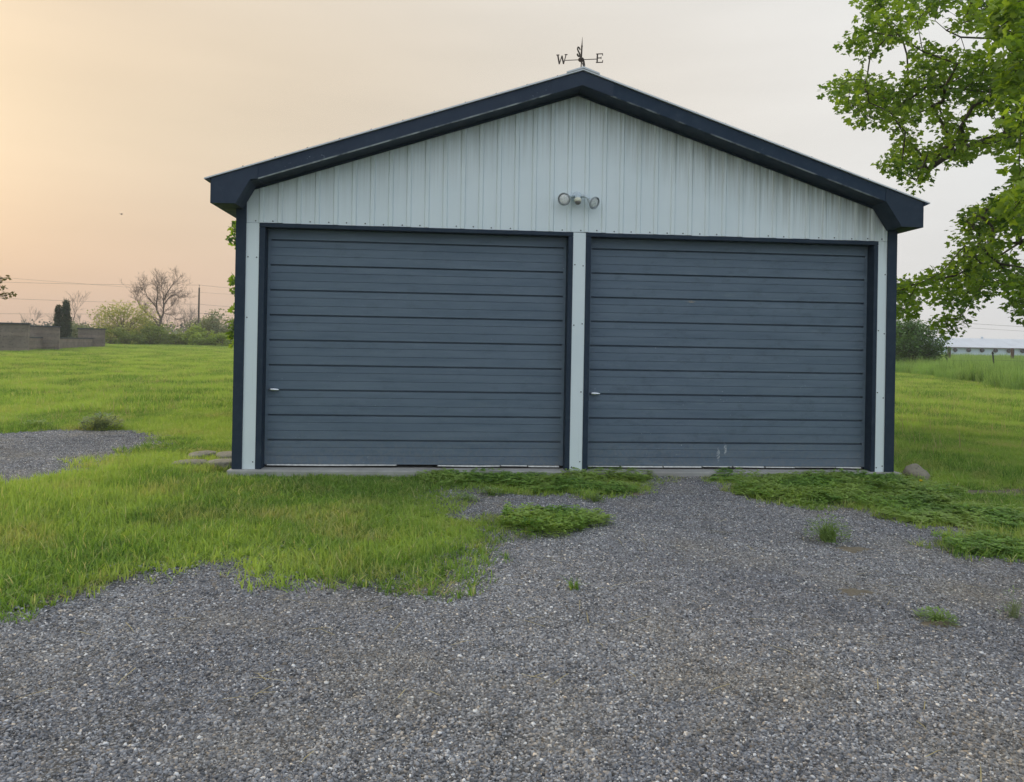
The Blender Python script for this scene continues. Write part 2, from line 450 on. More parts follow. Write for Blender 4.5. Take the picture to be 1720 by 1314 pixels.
gx = grid_axis(-900, 900, .25, -9, 8); gy = grid_axis(-60, 1400, .25, -8.5, 8)
X, Y = np.meshgrid(gx, gy)
V = np.stack([X.ravel(), Y.ravel(), zt(X, Y).ravel()], 1)
nx, ny = len(gx), len(gy)
ii = (np.arange(ny-1)[:, None]*nx+np.arange(nx-1)[None]).ravel()
gme = np_mesh('ground', V, quads=np.stack([ii, ii+1, ii+1+nx, ii+nx], 1))
ground = kind(link('ground', gme, MAT['ground'], smooth=True), 'structure')

DRIVE = [(-3.36, -3.9), (-3.31, -3.8), (-3.33, -3.65), (-3.15, -3.59), (-3.01, -3.47), (-3.06, -3.29), (-2.71, -3.23), (-2.7, -3.15), (-2.57, -3.03), (-2.49, -2.94), (-2.34, -2.97), (-2.26, -3.27), (-2.07, -3.49), (-1.87, -3.55), (-1.69, -3.53), (-1.47, -3.58), (-1.32, -3.56), (-1.29, -3.33), (-1.14, -3.06), (-1.11, -2.72), (-1.08, -2.49), (-0.95, -2.29), (-0.98, -2.02), (-1.17, -1.7), (-1.31, -1.24), (-1.22, -0.82), (-1.02, -0.82), (-0.71, -0.98), (-0.19, -0.98), (0.25, -0.92), (0.61, -0.48), (0.74, -0.08), (0.93, -0.07), (1.36, -0.07), (1.38, -0.37), (1.44, -0.96), (1.51, -1.3), (1.69, -1.47), (2.16, -1.47), (2.24, -1.7), (2.25, -2.08), (2.41, -2.27), (2.58, -2.36), (2.25, -2.69), (2.07, -2.94), (2.45, -2.99)]
PATCH = [(-0.82, -2.33), (-0.77, -1.9), (-0.5, -1.76), (-0.17, -1.76), (-0.2, -2.21), (-0.31, -2.42), (-0.67, -2.46)]
LEFTG = [(-7.25, 3.13), (-6.83, 3.52), (-5.84, 3.44), (-5.58, 3.61), (-5.09, 2.74), (-4.91, 2.04), (-5.11, 1.66), (-4.95, 1.05), (-5.13, 0.96), (-4.87, 0.25), (-4.87, -0.09), (-5.01, -0.35), (-5.16, -0.65)]
CLOVL = [(-1.58, -0.02), (-1.23, 0.24), (-0.37, 0.18), (0.52, 0.28), (0.8, 0.14), (0.59, -0.57), (0.24, -0.97), (-0.18, -0.92), (-0.7, -0.87), (-1.01, -0.5), (-1.31, -0.5)]
CLOVR = [(1.5, 0.15), (2.1, 0.06), (2.79, -0.11), (3.28, -0.13), (3.54, -0.34), (3.21, -1.17), (3.33, -1.88), (2.45, -2.99), (2.07, -2.94), (2.58, -2.36), (2.41, -2.27), (2.25, -2.08), (2.24, -1.7), (2.16, -1.47), (1.69, -1.47), (1.51, -1.3), (1.44, -0.96), (1.38, -0.37)]
PATH = [(3.59, -0.53), (3.75, -0.74), (4.36, -0.58), (3.85, -1.22), (3.48, -1.11), (3.4, -0.89)]
DRIVE_FULL = DRIVE+[(9, -3.1), (9, -14), (-12, -14), (-12, -4.3)]
LEFT_FULL = LEFTG+[(-9, -1.2), (-9, 3.1)]
def inside(P, x, y):
    x = np.asarray(x); y = np.asarray(y); c = np.zeros(x.shape, bool); n = len(P)
    for i in range(n):
        x1, y1 = P[i]; x2, y2 = P[i-1]
        if y1 == y2: continue
        c ^= ((y1 > y) != (y2 > y)) & (x < (x2-x1)*(y-y1)/(y2-y1)+x1)
    return c
def edge_dist(P, x, y):
    m = np.full(np.shape(x), 1e9)
    for i in range(len(P)):
        ax, ay = P[i-1]; bx, by = P[i]; dx, dy = bx-ax, by-ay
        t = np.clip(((x-ax)*dx+(y-ay)*dy)/(dx*dx+dy*dy+1e-9), 0, 1)
        m = np.minimum(m, np.hypot(ax+t*dx-x, ay+t*dy-y))
    return m
def in_garage(x, y): return (x > -3.42) & (x < 3.46) & (y > -.10) & (y < 8.1)
def wob(x, y): return .05*np.sin(7*x+3*y)+.04*np.sin(13*y-5*x)+.03*np.sin(23*x+17*y)
def signed(P, x, y):
    d = edge_dist(P, x, y); return np.where(inside(P, x, y), d, -d)
def sheet(name, P, m, dz, step=.12):
    xs = [p[0] for p in P]; ys = [p[1] for p in P]
    gx = np.arange(min(xs)-.2, max(xs)+.2+step, step); gy = np.arange(min(ys)-.2, max(ys)+.2+step, step)
    X, Y = np.meshgrid(gx, gy); n = len(gx)
    cx, cy = (X[:-1, :-1]+step/2).ravel(), (Y[:-1, :-1]+step/2).ravel()
    keep = (signed(P, cx, cy)+wob(cx, cy) > -.02) & ~in_garage(cx, cy)
    ii = (np.arange(len(gy)-1)[:, None]*n+np.arange(n-1)[None]).ravel()[keep]
    q = np.stack([ii, ii+1, ii+1+n, ii+n], 1)
    u, inv = np.unique(q.ravel(), return_inverse=True)
    V = np.stack([X.ravel(), Y.ravel(), zt(X, Y).ravel()+dz], 1)[u]
    return link(name, np_mesh(name, V, quads=inv.reshape(-1, 4)), m, smooth=True)
kind(sheet('gravel_drive', DRIVE_FULL, MAT['drive'], .010), 'structure')
kind(sheet('gravel_pad', LEFT_FULL, MAT['drive'], .010), 'structure')

# ------------------------------------------------------------------ smoky air
hm = bpy.data.materials.new('smoky_air'); hm.use_nodes = True
hn = hm.node_tree.nodes; hn.clear()
pv = hn.new('ShaderNodeVolumePrincipled'); pv.inputs['Color'].default_value = (.93, .92, .92, 1); pv.inputs['Density'].default_value = .0008
ho = hn.new('ShaderNodeOutputMaterial'); hm.node_tree.links.new(pv.outputs[0], ho.inputs['Volume'])
kind(MB().box(-240, 360, -40, 330, -2.5, 16).build('haze', hm), 'stuff')

# ------------------------------------------------------------------ garage
WL, WR = -3.355, 3.345
SL = .333
def soff(x): return 3.785-SL*abs(x+.02)       # underside of the rake soffit
garage = thing('garage', 'pale blue steel garage with two slate blue overhead doors and navy trim', 'garage', (0, 0, 0))
def part(mb, name, m, parent=None, **k): return mb.build(name, m, parent or garage, **k)
part(MB().box(-3.40, 3.42, -.075, 8.0, -.25, 0), 'foundation_slab', MAT['concrete'], bevel=.012)
# gable siding: one part per strip between ribs
x = -2.926-.178*2; k = 0
strips = []
while x < 3.27:
    strips.append((max(x, -3.271), min(x+.178, 3.258))); x += .178
for a, b in strips:
    prof = [(a, -.006), (b-.052, -.006), (b-.042, -.020), (b-.010, -.020), (b-.001, -.006)] if b-a > .1 else [(a, -.006), (b, -.006)]
    if a < -.02 < b: prof = sorted(prof+[(-.02, -.006 if -.02 < b-.052 else -.020)])
    vs = []; n = len(prof)
    jz = random.uniform(-.0025, .0025); jy = random.uniform(-.001, .001)
    for (px, py) in prof: vs += [(px, py+jy, 2.404+jz), (px, py+jy, soff(px)+.012)]
    for (px, py) in ((b, .02), (a, .02)): vs += [(px, py, 2.404+jz), (px, py, soff(px)+.012)]
    m_ = n+2
    fs = [(2*i, 2*((i+1) % m_), 2*((i+1) % m_)+1, 2*i+1) for i in range(m_)]
    fs += [tuple(2*i for i in range(m_-1, -1, -1)), tuple(2*i+1 for i in range(m_))]
    part(MB().add(vs, fs), 'siding_panel', MAT['siding'])
# white cladding strips beside the doors
for (a, b) in ((-3.271, -3.147), (-.055, .073), (3.156, 3.254)):
    part(MB().box(a, b, -.010, .09, 0.001, 2.4), 'post_cladding', MAT['siding'])
# navy corner trims wrap round to the side walls
part(MB().box(WL-.012, -3.271, -.022, .03, 0.001, soff(WL)).box(WL-.012, WL+.02, .03, .12, 0.001, 2.6), 'corner_trim', MAT['navy'])
part(MB().box(3.254, WR+.012, -.022, .03, 0.001, soff(WR)).box(WR-.02, WR+.012, .03, .12, 0.001, 2.6), 'corner_trim', MAT['navy'])
# side and rear walls
part(MB().box(WL, WL+.09, .12, 8, 0.001, 2.62), 'side_wall', MAT['siding'])
part(MB().box(WR-.09, WR, .12, 8, 0.001, 2.62), 'side_wall', MAT['siding'])
part(MB().prism([(WL+.09, .001), (WR-.09, .001), (WR-.09, 2.6), (-.02, 3.74), (WL+.09, 2.6)], 7.9, 7.99), 'rear_wall', MAT['siding'])
part(MB().box(WL+.09, WR-.09, .03, .3, 2.43, 2.6), 'header_beam', MAT['dark'])
def door(xl, xr, m, jl, jr, label, seed):
    rnd = random.Random(seed)
    # casing: two jambs and a head, with the reveal behind
    part(MB().box(jl, xl, -.016, .15, 0.001, 2.36), 'door_jamb', MAT['navy'], bevel=.004)
    part(MB().box(xr, jr, -.016, .15, 0.001, 2.36), 'door_jamb', MAT['navy'], bevel=.004)
    part(MB().box(jl, jr, -.018, .15, 2.362, 2.402), 'door_head', MAT['navy'], bevel=.004)
    d = part(MB().box(xl-.01, xr+.01, .150, .17, .03, 2.40), 'garage_door', m)
    d['label'] = label
    z0, hh, f = .034, .2476, .112
    for i in range(10):
        a, b = z0+hh*i, min(z0+hh*(i+1), 2.375)
        y = f+rnd.uniform(-.0015, .0015)
        g = .0045; pr = [(y, a)]
        if b-a > .2:
            for t in (.345, .675):
                zz = a+hh*t
                pr += [(y, zz-g/2), (y+.006, zz-g/4), (y+.006, zz+g/4), (y, zz+g/2)]
            pr += [(y, b-.0175), (y+.034, b-.0165), (y+.034, b)]
        else: pr += [(y, b)]
        n = len(pr); xa, xb = xl+.030, xr-.030
        vs = [(xa, py, pz) for py, pz in pr]+[(xb, py, pz) for py, pz in pr]
        vs += [(xa, .1495, b), (xa, .1495, a), (xb, .1495, b), (xb, .1495, a)]
        fs = [(i_, n+i_, n+i_+1, i_+1) for i_ in range(n-1)]
        fs += [(n-1, 2*n-1, 2*n+2, 2*n), (0, 2*n+1, 2*n+3, n)]
        part(MB().add(vs, fs), 'door_section', m, d)
    part(MB().box(xl+.002, xl+.030, .1085, .149, .030, 2.372), 'door_stile', m, d)
    part(MB().box(xr-.030, xr-.002, .1085, .149, .030, 2.372), 'door_stile', m, d)
    # torn weather strip under the bottom section
    mb = MB(); xx = xl+.03
    while xx < xr-.05:
        L = rnd.uniform(.12, .5); L = min(L, xr-.04-xx)
        t0, t1 = rnd.uniform(.004, .014), rnd.uniform(.004, .014)
        if rnd.random() < .88:
            dr = rnd.uniform(-.002, .002)
            mb.add([(xx, .106, .030+dr), (xx+L, .106, .030+dr), (xx+L, .1, .030-t1+dr), (xx, .1, .030-t0+dr),
                    (xx, .130, .030+dr), (xx+L, .130, .030+dr), (xx+L, .128, .030-t1+dr), (xx, .128, .030-t0+dr)],
                   [(0, 1, 2, 3)[::-1], (4, 5, 6, 7), (3, 2, 6, 7)[::-1], (0, 3, 7, 4), (1, 5, 6, 2), (0, 4, 5, 1)])
        xx += L+rnd.uniform(.0, .02)
    kind(part(mb, 'door_seal', MAT['seal'], d), 'stuff')
    # lozenge latch handle
    hx, hz = xl+.085, .034+hh*3-.004
    h = MB().lathe([(-.055, .002), (-.050, .008), (-.03, .013), (0, .015), (.03, .013), (.050, .008), (.055, .002)], (hx, .086, hz), (1, 0, -.04), 10)
    h.lathe([(0, .018), (.012, .018), (.012, .009), (.026, .009)], (hx, .1115, hz), (0, -1, 0), 12)
    part(h, 'door_handle', MAT['chrome'], d, smooth=True)
door(-3.090, -.103, MAT['door_a'], -3.147, -.055, 'slate blue overhead door with few scuffs', 3)
door(.128, 3.111, MAT['door_b'], .073, 3.156, 'scuffed slate blue overhead door with chipped paint', 4)
# screws in rows (too small to pick apart)
mb = MB()
def screw(x, y, z): mb.lathe([(0, .007), (.004, .006), (.006, .002)], (x, y, z), (0, -1, 0), 6)
for a, b in strips:
    if random.random() < .85: screw((a+b)/2+.0+random.uniform(-.01, .01), -.007, 2.424+random.uniform(-.004, .004))
for (a, b) in ((-3.271, -3.147), (-.055, .073), (3.156, 3.254)):
    for z in (.06, .80, 1.46, 2.06):
        for t in (.16, .82):
            if random.random() < .8: screw(a+(b-a)*t, -.010, z+random.uniform(-.03, .03))
kind(part(mb, 'screws', MAT['screw']), 'stuff')
# roof
OV = -.30
def rz(x): return 3.93-SL*abs(x+.035)          # top of the roof boards along the rake
for xa, xb in ((-.035, -3.585), (-.035, 3.515)):
    n = Vector((SL*(1 if xb > 0 else -1), 0, 1)).normalized()
    z0, z1 = rz(xa), rz(xb)
    t = .016
    part(MB().prism([(xa, z0), (xb, z1), (xb, z1+t*.8), (xa, z0+t)], OV-.022, 8.15), 'roof_sheet', MAT['roof'])
    mb = MB()
    for q in np.arange(.25, 3.5, .3):
        xx = xa+(xb-xa)*q/3.6
        mb.lathe([(0, .01), (.008, .008), (.012, .003)], (xx, OV+.005, rz(xx)+t), (0, 0, 1), 6)
    kind(part(mb, 'roof_screws', MAT['screw']), 'stuff')
part(MB().prism([(-.20, rz(-.20)+.0165), (-.035, rz(-.035)+.0165), (.125, rz(.125)+.0165), (.125, rz(.125)+.031), (-.035, rz(-.035)+.034), (-.20, rz(-.20)+.031)], OV-.03, 8.16), 'ridge_cap', MAT['roof'])
FH = .138
def rake(xa, xb, y0, m, lab=None):
    poly = [(xa, rz(xa)-.002), (xb, rz(xb)-.002), (xb, rz(xb)-FH), (xa, rz(xa)-FH)]
    o = part(MB().prism(poly, y0, OV+.022), 'fascia_board', m, bevel=.002)
    if lab: o['label'] = lab
rake(-.315, -3.10, OV, MAT['fascia_worn'], 'paler fascia board with a scuffed white lower edge')
rake(.245, 3.06, OV, MAT['fascia'])
poly = [(-.34, rz(-.34)-.003), (-.035, rz(-.035)-.003), (.27, rz(.27)-.003), (.262, rz(.262)-FH-.002), (-.035, rz(-.035)-FH-.002), (-.332, rz(-.332)-FH-.002)]
part(MB().prism(poly, OV-.004, OV-.0005), 'ridge_plate', MAT['return_pale'])
for xa, xb in ((-.035, -3.2), (-.035, 3.12)):
    part(MB().prism([(xa, rz(xa)-FH+.004), (xb, rz(xb)-FH+.004), (xb, rz(xb)-FH+.016), (xa, rz(xa)-FH+.016)], OV+.022, -.001), 'soffit_board', MAT['navy'])
for xa, xb in ((-.035, -3.2), (-.035, 3.12)):
    part(MB().prism([(xa, rz(xa)-FH+.003), (xb, rz(xb)-FH+.003), (xb, rz(xb)-FH-.020), (xa, rz(xa)-FH-.020)], -.034, -.0265), 'rake_trim', MAT['navy'])
# boxed eave returns running back along the side walls
for sgn, pts in ((-1, [(-3.530, 2.735), (-3.530, 2.530), (-3.300, 2.532), (-3.168, 2.765), (-3.099, rz(-3.099)-FH), (-3.099, rz(-3.099)-.002)]),
                 (1, [(3.458, 2.720), (3.458, 2.510), (3.230, 2.512), (3.075, 2.742), (3.059, rz(3.059)-FH), (3.059, rz(3.059)-.002)])):
    pts = pts[:1]+pts[1:]
    pts.append((pts[0][0], rz(pts[0][0])-.004))
    part(MB().prism(pts, OV-.005, -.028), 'eave_return', MAT['return_pale' if sgn < 0 else 'navy'], bevel=.002)
    xo, xi = pts[0][0], (WL-.014 if sgn < 0 else WR+.014)
    part(MB().prism([(xo, pts[1][1]), (xi, pts[1][1]), (xi, rz(xi)-.006), (xo, rz(xo)-.006)], -.027, 8.1), 'eave_box', MAT['navy'])
    part(MB().prism([(xo+sgn*.001, pts[0][1]+.004), (xo+sgn*.052, rz(xo+sgn*.052)-.002), (xo+sgn*.001, rz(xo)-.002)], OV-.02, 8.14), 'drip_edge', MAT['navy'])

# ------------------------------------------------------------------ security light on the gable
sl = thing('security_light', 'twin head floodlight with cream motion sensor mounted on the pale gable', 'light', (-.03, -.03, 2.72))
def at(mb, name, m, parent, **k):       # geometry given relative to the thing's base
    return mb.build(name, m, parent, **k)
at(MB().lathe([(0, .052), (.022, .052), (.032, .044), (.034, .02)], (0, .006, .035), (0, -1, 0), 18), 'mounting_plate', MAT['lampwhite'], sl, smooth=True)
at(MB().lathe([(0, .026), (.04, .030), (.055, .02)], (0, -.02, .03), (0, -.9, -.4), 14), 'sensor_body', MAT['lampwhite'], sl, smooth=True)
at(MB().lathe([(-.012, .030), (.0, .036), (.016, .036), (.026, .030)], (0, -.062, -.002), (0, -.15, -1), 16), 'sensor_shroud', MAT['cream'], sl, smooth=True)
at(MB().lathe([(.0, .031), (.012, .030), (.024, .021), (.03, .006)], (0, -.066, -.026), (0, -.1, -1), 16), 'sensor_eye', MAT['lampgrey'], sl, smooth=True)
for sx, ax, tip, zz in ((-1, Vector((-.35, -.9, -.25)), -.145, .0), (1, Vector((.55, -.75, -.45)), .150, -.012)):
    at(MB().tube([(sx*.03, -.022, .035), (sx*.06, -.045, .038), (sx*.095, -.05, .028), (sx*.118, -.05, .012+zz)], [.014, .016, .016, .018], 8), 'lamp_arm', MAT['lampwhite'], sl, smooth=True)
    o = Vector((tip*.82, -.045, .006+zz)); ax.normalize()
    hd = at(MB().lathe([(-.015, .018), (.0, .024), (.03, .034), (.06, .058), (.074, .063)], o, ax, 20, False), 'lamp_head', MAT['mirror'], sl, smooth=True)
    at(MB().lathe([(.066, .061), (.0735, .0645), (.0785, .0645), (.0795, .058)], o, ax, 20, False), 'lamp_rim', MAT['rim'], hd, smooth=True)
    at(MB().lathe([(.068, .057), (.074, .042), (.078, .02), (.079, .002)], o, ax, 18), 'lamp_lens', MAT['glass'], hd, smooth=True)

# ------------------------------------------------------------------ weather vane
wv = thing('weather_vane', 'rusty iron weather vane with compass letters on the roof peak', 'weather vane', (-.03, -.13, 3.945))
wv.rotation_euler = (0, R(1.2), R(-17))
HZ = .155
at(MB().lathe([(0, .03), (.008, .03), (.012, .012)], (0, 0, .0), (0, 0, 1), 10).tube([(0, 0, 0), (.004, 0, HZ)], [.0055, .0055], 8), 'mast', MAT['iron'], wv)
at(MB().lathe([(-.024, .004), (-.018, .02), (-.006, .031), (.006, .031), (.018, .02), (.024, .004)], (0, 0, HZ), (0, 0, 1), 14), 'hub', MAT['iron'], wv, smooth=True)
at(MB().lathe([(0, .009), (.05, .0085), (.10, .0075), (.115, .009), (.13, .0055), (.205, .001)], (0, 0, HZ+.02), (.02, 0, 1), 8), 'spire', MAT['iron'], wv, smooth=True)
at(MB().tube([(.035, .02, 0), (.032, .01, .06), (.038, .01, .10), (.03, 0, HZ-.01)], .0045, 6), 'brace', MAT['iron'], wv)
at(MB().tube([(-.16, 0, HZ), (.16, 0, HZ)], .0042, 6), 'cross_arm', MAT['iron'], wv)
at(MB().tube([(0, -.17, HZ), (0, .17, HZ)], .0042, 6), 'cross_arm', MAT['iron'], wv)
def strokes(segs, w=.014, t=.006):
    mb = MB()
    for (x0, z0, x1, z1, *ww) in segs:
        w_ = ww[0] if ww else w
        d = Vector((x1-x0, z1-z0)); d.normalize(); nx_, nz_ = -d.y*w_/2, d.x*w_/2
        mb.prism([(x0+nx_, z0+nz_), (x1+nx_, z1+nz_), (x1-nx_, z1-nz_), (x0-nx_, z0-nz_)], -t/2, t/2)
        t += .0006
    return mb
Hh = .092
def letter(segs, loc, rz_): 
    o = strokes(segs).build('compass_letter', MAT['iron'], wv); o.location = loc; o.rotation_euler = (0, 0, rz_); return o
letter([(-.042, Hh, -.022, 0, .015), (-.022, 0, 0, Hh*.9, .008), (0, Hh*.9, .020, 0, .015), (.020, 0, .042, Hh, .008), (-.056, Hh, -.026, Hh, .007), (.028, Hh, .056, Hh, .007)], (-.195, 0, HZ-.035), 0)
letter([(-.022, 0, -.022, Hh, .014), (-.034, Hh-.004, .030, Hh-.004, .008), (-.034, .004, .032, .004, .008), (-.022, Hh*.52, .016, Hh*.52, .008), (.029, Hh, .030, Hh-.022, .007), (.031, 0, .033, .024, .007), (.016, Hh*.4, .016, Hh*.64, .006)], (.182, 0, HZ-.038), 0)
letter([(-.028, 0, -.028, Hh, .009), (-.028, Hh, .028, 0, .014), (.028, 0, .028, Hh, .009), (-.04, Hh, -.016, Hh, .006), (.016, Hh, .04, Hh, .006), (-.04, 0, -.016, 0, .006)], (0, .19, HZ-.04), R(90))
letter([(.026, Hh*.8, .012, Hh*.95), (.012, Hh*.95, -.014, Hh*.95), (-.014, Hh*.95, -.026, Hh*.76), (-.026, Hh*.76, -.014, Hh*.58), (-.014, Hh*.58, .014, Hh*.42), (.014, Hh*.42, .026, Hh*.24), (.026, Hh*.24, .012, Hh*.06), (.012, Hh*.06, -.014, Hh*.06), (-.014, Hh*.06, -.026, Hh*.22)], (0, -.19, HZ-.04), R(68))

# ------------------------------------------------------------------ scattered ground cover (point clouds that instance small patches)
def patch_collection(name, meshes):
    c = bpy.data.collections.new(name)
    for i, me in enumerate(meshes):
        o = bpy.data.objects.new('%s_patch' % name, me); c.objects.link(o)
    return c
def scatter(name, P, rot, scl, idx, coll):
    me = bpy.data.meshes.new(name); n = len(P)
    me.vertices.add(n); me.vertices.foreach_set('co', np.asarray(P, np.float32).ravel())
    a = me.attributes.new('rot', 'FLOAT_VECTOR', 'POINT'); a.data.foreach_set('vector', np.asarray(rot, np.float32).ravel())
    a = me.attributes.new('scl', 'FLOAT_VECTOR', 'POINT'); a.data.foreach_set('vector', np.asarray(scl, np.float32).ravel())
    a = me.attributes.new('idx', 'INT', 'POINT'); a.data.foreach_set('value', np.asarray(idx, np.int32))
    o = bpy.data.objects.new(name, me); COL.objects.link(o)
    g = bpy.data.node_groups.new(name+'_nodes', 'GeometryNodeTree')
    g.interface.new_socket('Geometry', in_out='INPUT', socket_type='NodeSocketGeometry')
    g.interface.new_socket('Geometry', in_out='OUTPUT', socket_type='NodeSocketGeometry')
    N, L = g.nodes, g.links
    gi, go = N.new('NodeGroupInput'), N.new('NodeGroupOutput')
    ci = N.new('GeometryNodeCollectionInfo'); ci.inputs['Collection'].default_value = coll
    ci.inputs['Separate Children'].default_value = True; ci.inputs['Reset Children'].default_value = True
    ip = N.new('GeometryNodeInstanceOnPoints'); ip.inputs['Pick Instance'].default_value = True
    def na(nm, t):
        q = N.new('GeometryNodeInputNamedAttribute'); q.data_type = t; q.inputs['Name'].default_value = nm; return q.outputs['Attribute']
    L.new(gi.outputs[0], ip.inputs['Points']); L.new(ci.outputs[0], ip.inputs['Instance'])
    L.new(na('idx', 'INT'), ip.inputs['Instance Index'])
    L.new(na('rot', 'FLOAT_VECTOR'), ip.inputs['Rotation'])
    L.new(na('scl', 'FLOAT_VECTOR'), ip.inputs['Scale'])
    L.new(ip.outputs[0], go.inputs[0])
    md = o.modifiers.new('scatter', 'NODES'); md.node_group = g
    return kind(o, 'stuff')
def blades(n, size, hmin, hmax, w, rg, lean=.5, clump=0.):
    bx = rg.uniform(-size/2, size/2, n); by = rg.uniform(-size/2, size/2, n)
    if clump:
        k = max(3, int(n*.06)); cx = rg.uniform(-size/2, size/2, k); cy = rg.uniform(-size/2, size/2, k)
        w_ = rg.integers(0, k, n); s_ = rg.random(n) < clump
        bx = np.where(s_, cx[w_]+rg.normal(0, size*.03, n), bx); by = np.where(s_, cy[w_]+rg.normal(0, size*.03, n), by)
    h = rg.uniform(hmin, hmax, n)*rg.uniform(.6, 1.0, n)
    a = rg.uniform(0, 2*np.pi, n); le = np.abs(rg.normal(0, lean, n))
    fa = a+rg.normal(0, .8, n)
    ww = w*rg.uniform(.6, 1.3, n)
    V = np.zeros((n, 7, 3))
    for j, (t, wf) in enumerate(((0, 1), (.4, .85), (.75, .5), (1, 0))):
        out = h*le*(t**1.7); up = h*t*(1-.25*np.minimum(le, 1.2)*t)
        px = bx+np.cos(a)*out; py = by+np.sin(a)*out
        dx, dy = -np.sin(fa)*ww*wf/2, np.cos(fa)*ww*wf/2
        if j < 3:
            V[:, 2*j] = np.stack([px-dx, py-dy, up], 1); V[:, 2*j+1] = np.stack([px+dx, py+dy, up], 1)
        else: V[:, 6] = np.stack([px, py, up], 1)
    o = np.arange(n)[:, None]*7
    Q = np.concatenate([o+np.array([[0, 1, 3, 2]]), o+np.array([[2, 3, 5, 4]])]); T = o+np.array([[4, 5, 6]])
    sp = .22*np.sin(bx*23/size**.5+1)*np.sin(by*19/size**.5+2)+.12*np.sin(bx*61/size**.5)*np.sin(by*53/size**.5)
    tint = np.repeat(np.clip(rg.normal(.47, .24, n)+sp, 0, 1), 7)
    return V.reshape(-1, 3), T, Q, tint
def blade_patch(name, m, *a, **k):
    V, T, Q, t = blades(*a, **k)
    me = np_mesh(name, V, T, Q, {'tint': t}); me.materials.append(m); return me
g1 = np.random.default_rng(3)
LAWN = patch_collection('lawn', [blade_patch('lawn', MAT['grass'], 330, .42, .045, .115, .0062, g1, .75, .55) for _ in range(5)])
FIELD = patch_collection('field', [blade_patch('field', MAT['grass'], 620, 1.25, .07, .18, .013, g1, .55, .45) for _ in range(4)])
TALLC = patch_collection('tall', [blade_patch('tall', MAT['tall'], 400, 1.1, .40, 1.0, .015, g1, .28, .5) for _ in range(4)])
STRAW = patch_collection('straw', [blade_patch('straw', MAT['straw'], 26, 1.0, .16, .34, .0055, g1, .5) for _ in range(3)])
def clover_patch():
    rg = g1; n = 200; size = .34
    V, T, tint = [], [], []
    bx = rg.uniform(-size/2, size/2, n); by = rg.uniform(-size/2, size/2, n); hz = rg.uniform(.012, .07, n); s = rg.uniform(.008, .017, n)
    for i in range(n):
        a0 = rg.uniform(0, 6.3); tl = rg.uniform(-.35, .35); tt = np.clip(rg.normal(.5, .3), 0, 1)
        for q in range(3):
            a = a0+q*2.09; c, s_ = math.cos(a), math.sin(a); o = len(V)
            for (r_, w_) in ((0, 0), (.9, .75), (1.75, .45), (1.75, -.45), (.9, -.75)):
                V.append((bx[i]+s[i]*(r_*c-w_*s_), by[i]+s[i]*(r_*s_+w_*c), hz[i]+s[i]*(r_*tl*c+.25*abs(w_)+rg.uniform(-.1, .1)))); tint.append(tt)
            T += [(o, o+1, o+2), (o, o+2, o+3), (o, o+3, o+4)]
        o = len(V); V += [(bx[i]-.0008, by[i], 0), (bx[i]+.0008, by[i], 0), (bx[i], by[i], hz[i])]; tint += [tt]*3; T.append((o, o+1, o+2))
    me = np_mesh('clover', np.array(V), T, None, {'tint': tint}); me.materials.append(MAT['clover']); return me
CLOV = patch_collection('clover', [clover_patch() for _ in range(3)])
# icosahedron stones
def ico():
    p = (1+5**.5)/2
    v = np.array([(-1,p,0),(1,p,0),(-1,-p,0),(1,-p,0),(0,-1,p),(0,1,p),(0,-1,-p),(0,1,-p),(p,0,-1),(p,0,1),(-p,0,-1),(-p,0,1)], float)
    v /= np.linalg.norm(v[0])
    f = np.array([(0,11,5),(0,5,1),(0,1,7),(0,7,10),(0,10,11),(1,5,9),(5,11,4),(11,10,2),(10,7,6),(7,1,8),(3,9,4),(3,4,2),(3,2,6),(3,6,8),(3,8,9),(4,9,5),(2,4,11),(6,2,10),(8,6,7),(9,8,1)])
    return v, f
IV, IF = ico()
def stone_patch(n, size, rmed, rg):
    r = np.clip(rmed*np.exp(rg.normal(0, .45, n)), rmed*.45, rmed*2.8)
    sc = np.stack([r*rg.uniform(.8, 1.35, n), r*rg.uniform(.7, 1.1, n), r*rg.uniform(.45, .8, n)], 1)
    V = IV[None]*(1+rg.normal(0, .27, (n, 12, 1)))*sc[:, None]
    a = rg.uniform(0, 6.3, n); t = rg.normal(0, .35, n)
    c, s = np.cos(t)[:, None], np.sin(t)[:, None]
    x, z = V[..., 0]*c-V[..., 2]*s, V[..., 0]*s+V[..., 2]*c
    c, s = np.cos(a)[:, None], np.sin(a)[:, None]; y = V[..., 1]
    x, y = x*c-y*s, x*s+y*c
    bx = rg.uniform(-size/2, size/2, n)[:, None]; by = rg.uniform(-size/2, size/2, n)[:, None]
    bz = (r*.25+rg.uniform(0, rmed*.9, n))[:, None]
    V = np.stack([x+bx, y+by, z+bz], 2).reshape(-1, 3)
    F = (IF[None]+12*np.arange(n)[:, None, None]).reshape(-1, 3)
    tint = np.clip(rg.normal(.44, .23, n)+(rg.random(n) < .05)*.28, 0, 1)
    me = np_mesh('stones', V, F, None, {'tint': np.repeat(tint, 12), 'hue': np.repeat(rg.random(n), 12)})
    me.materials.append(MAT['gravel']); return me
STONES = patch_collection('stones', [stone_patch(6000, .42, .0031, g1) for _ in range(6)]+[stone_patch(300, .42, .0042, g1) for _ in range(3)])

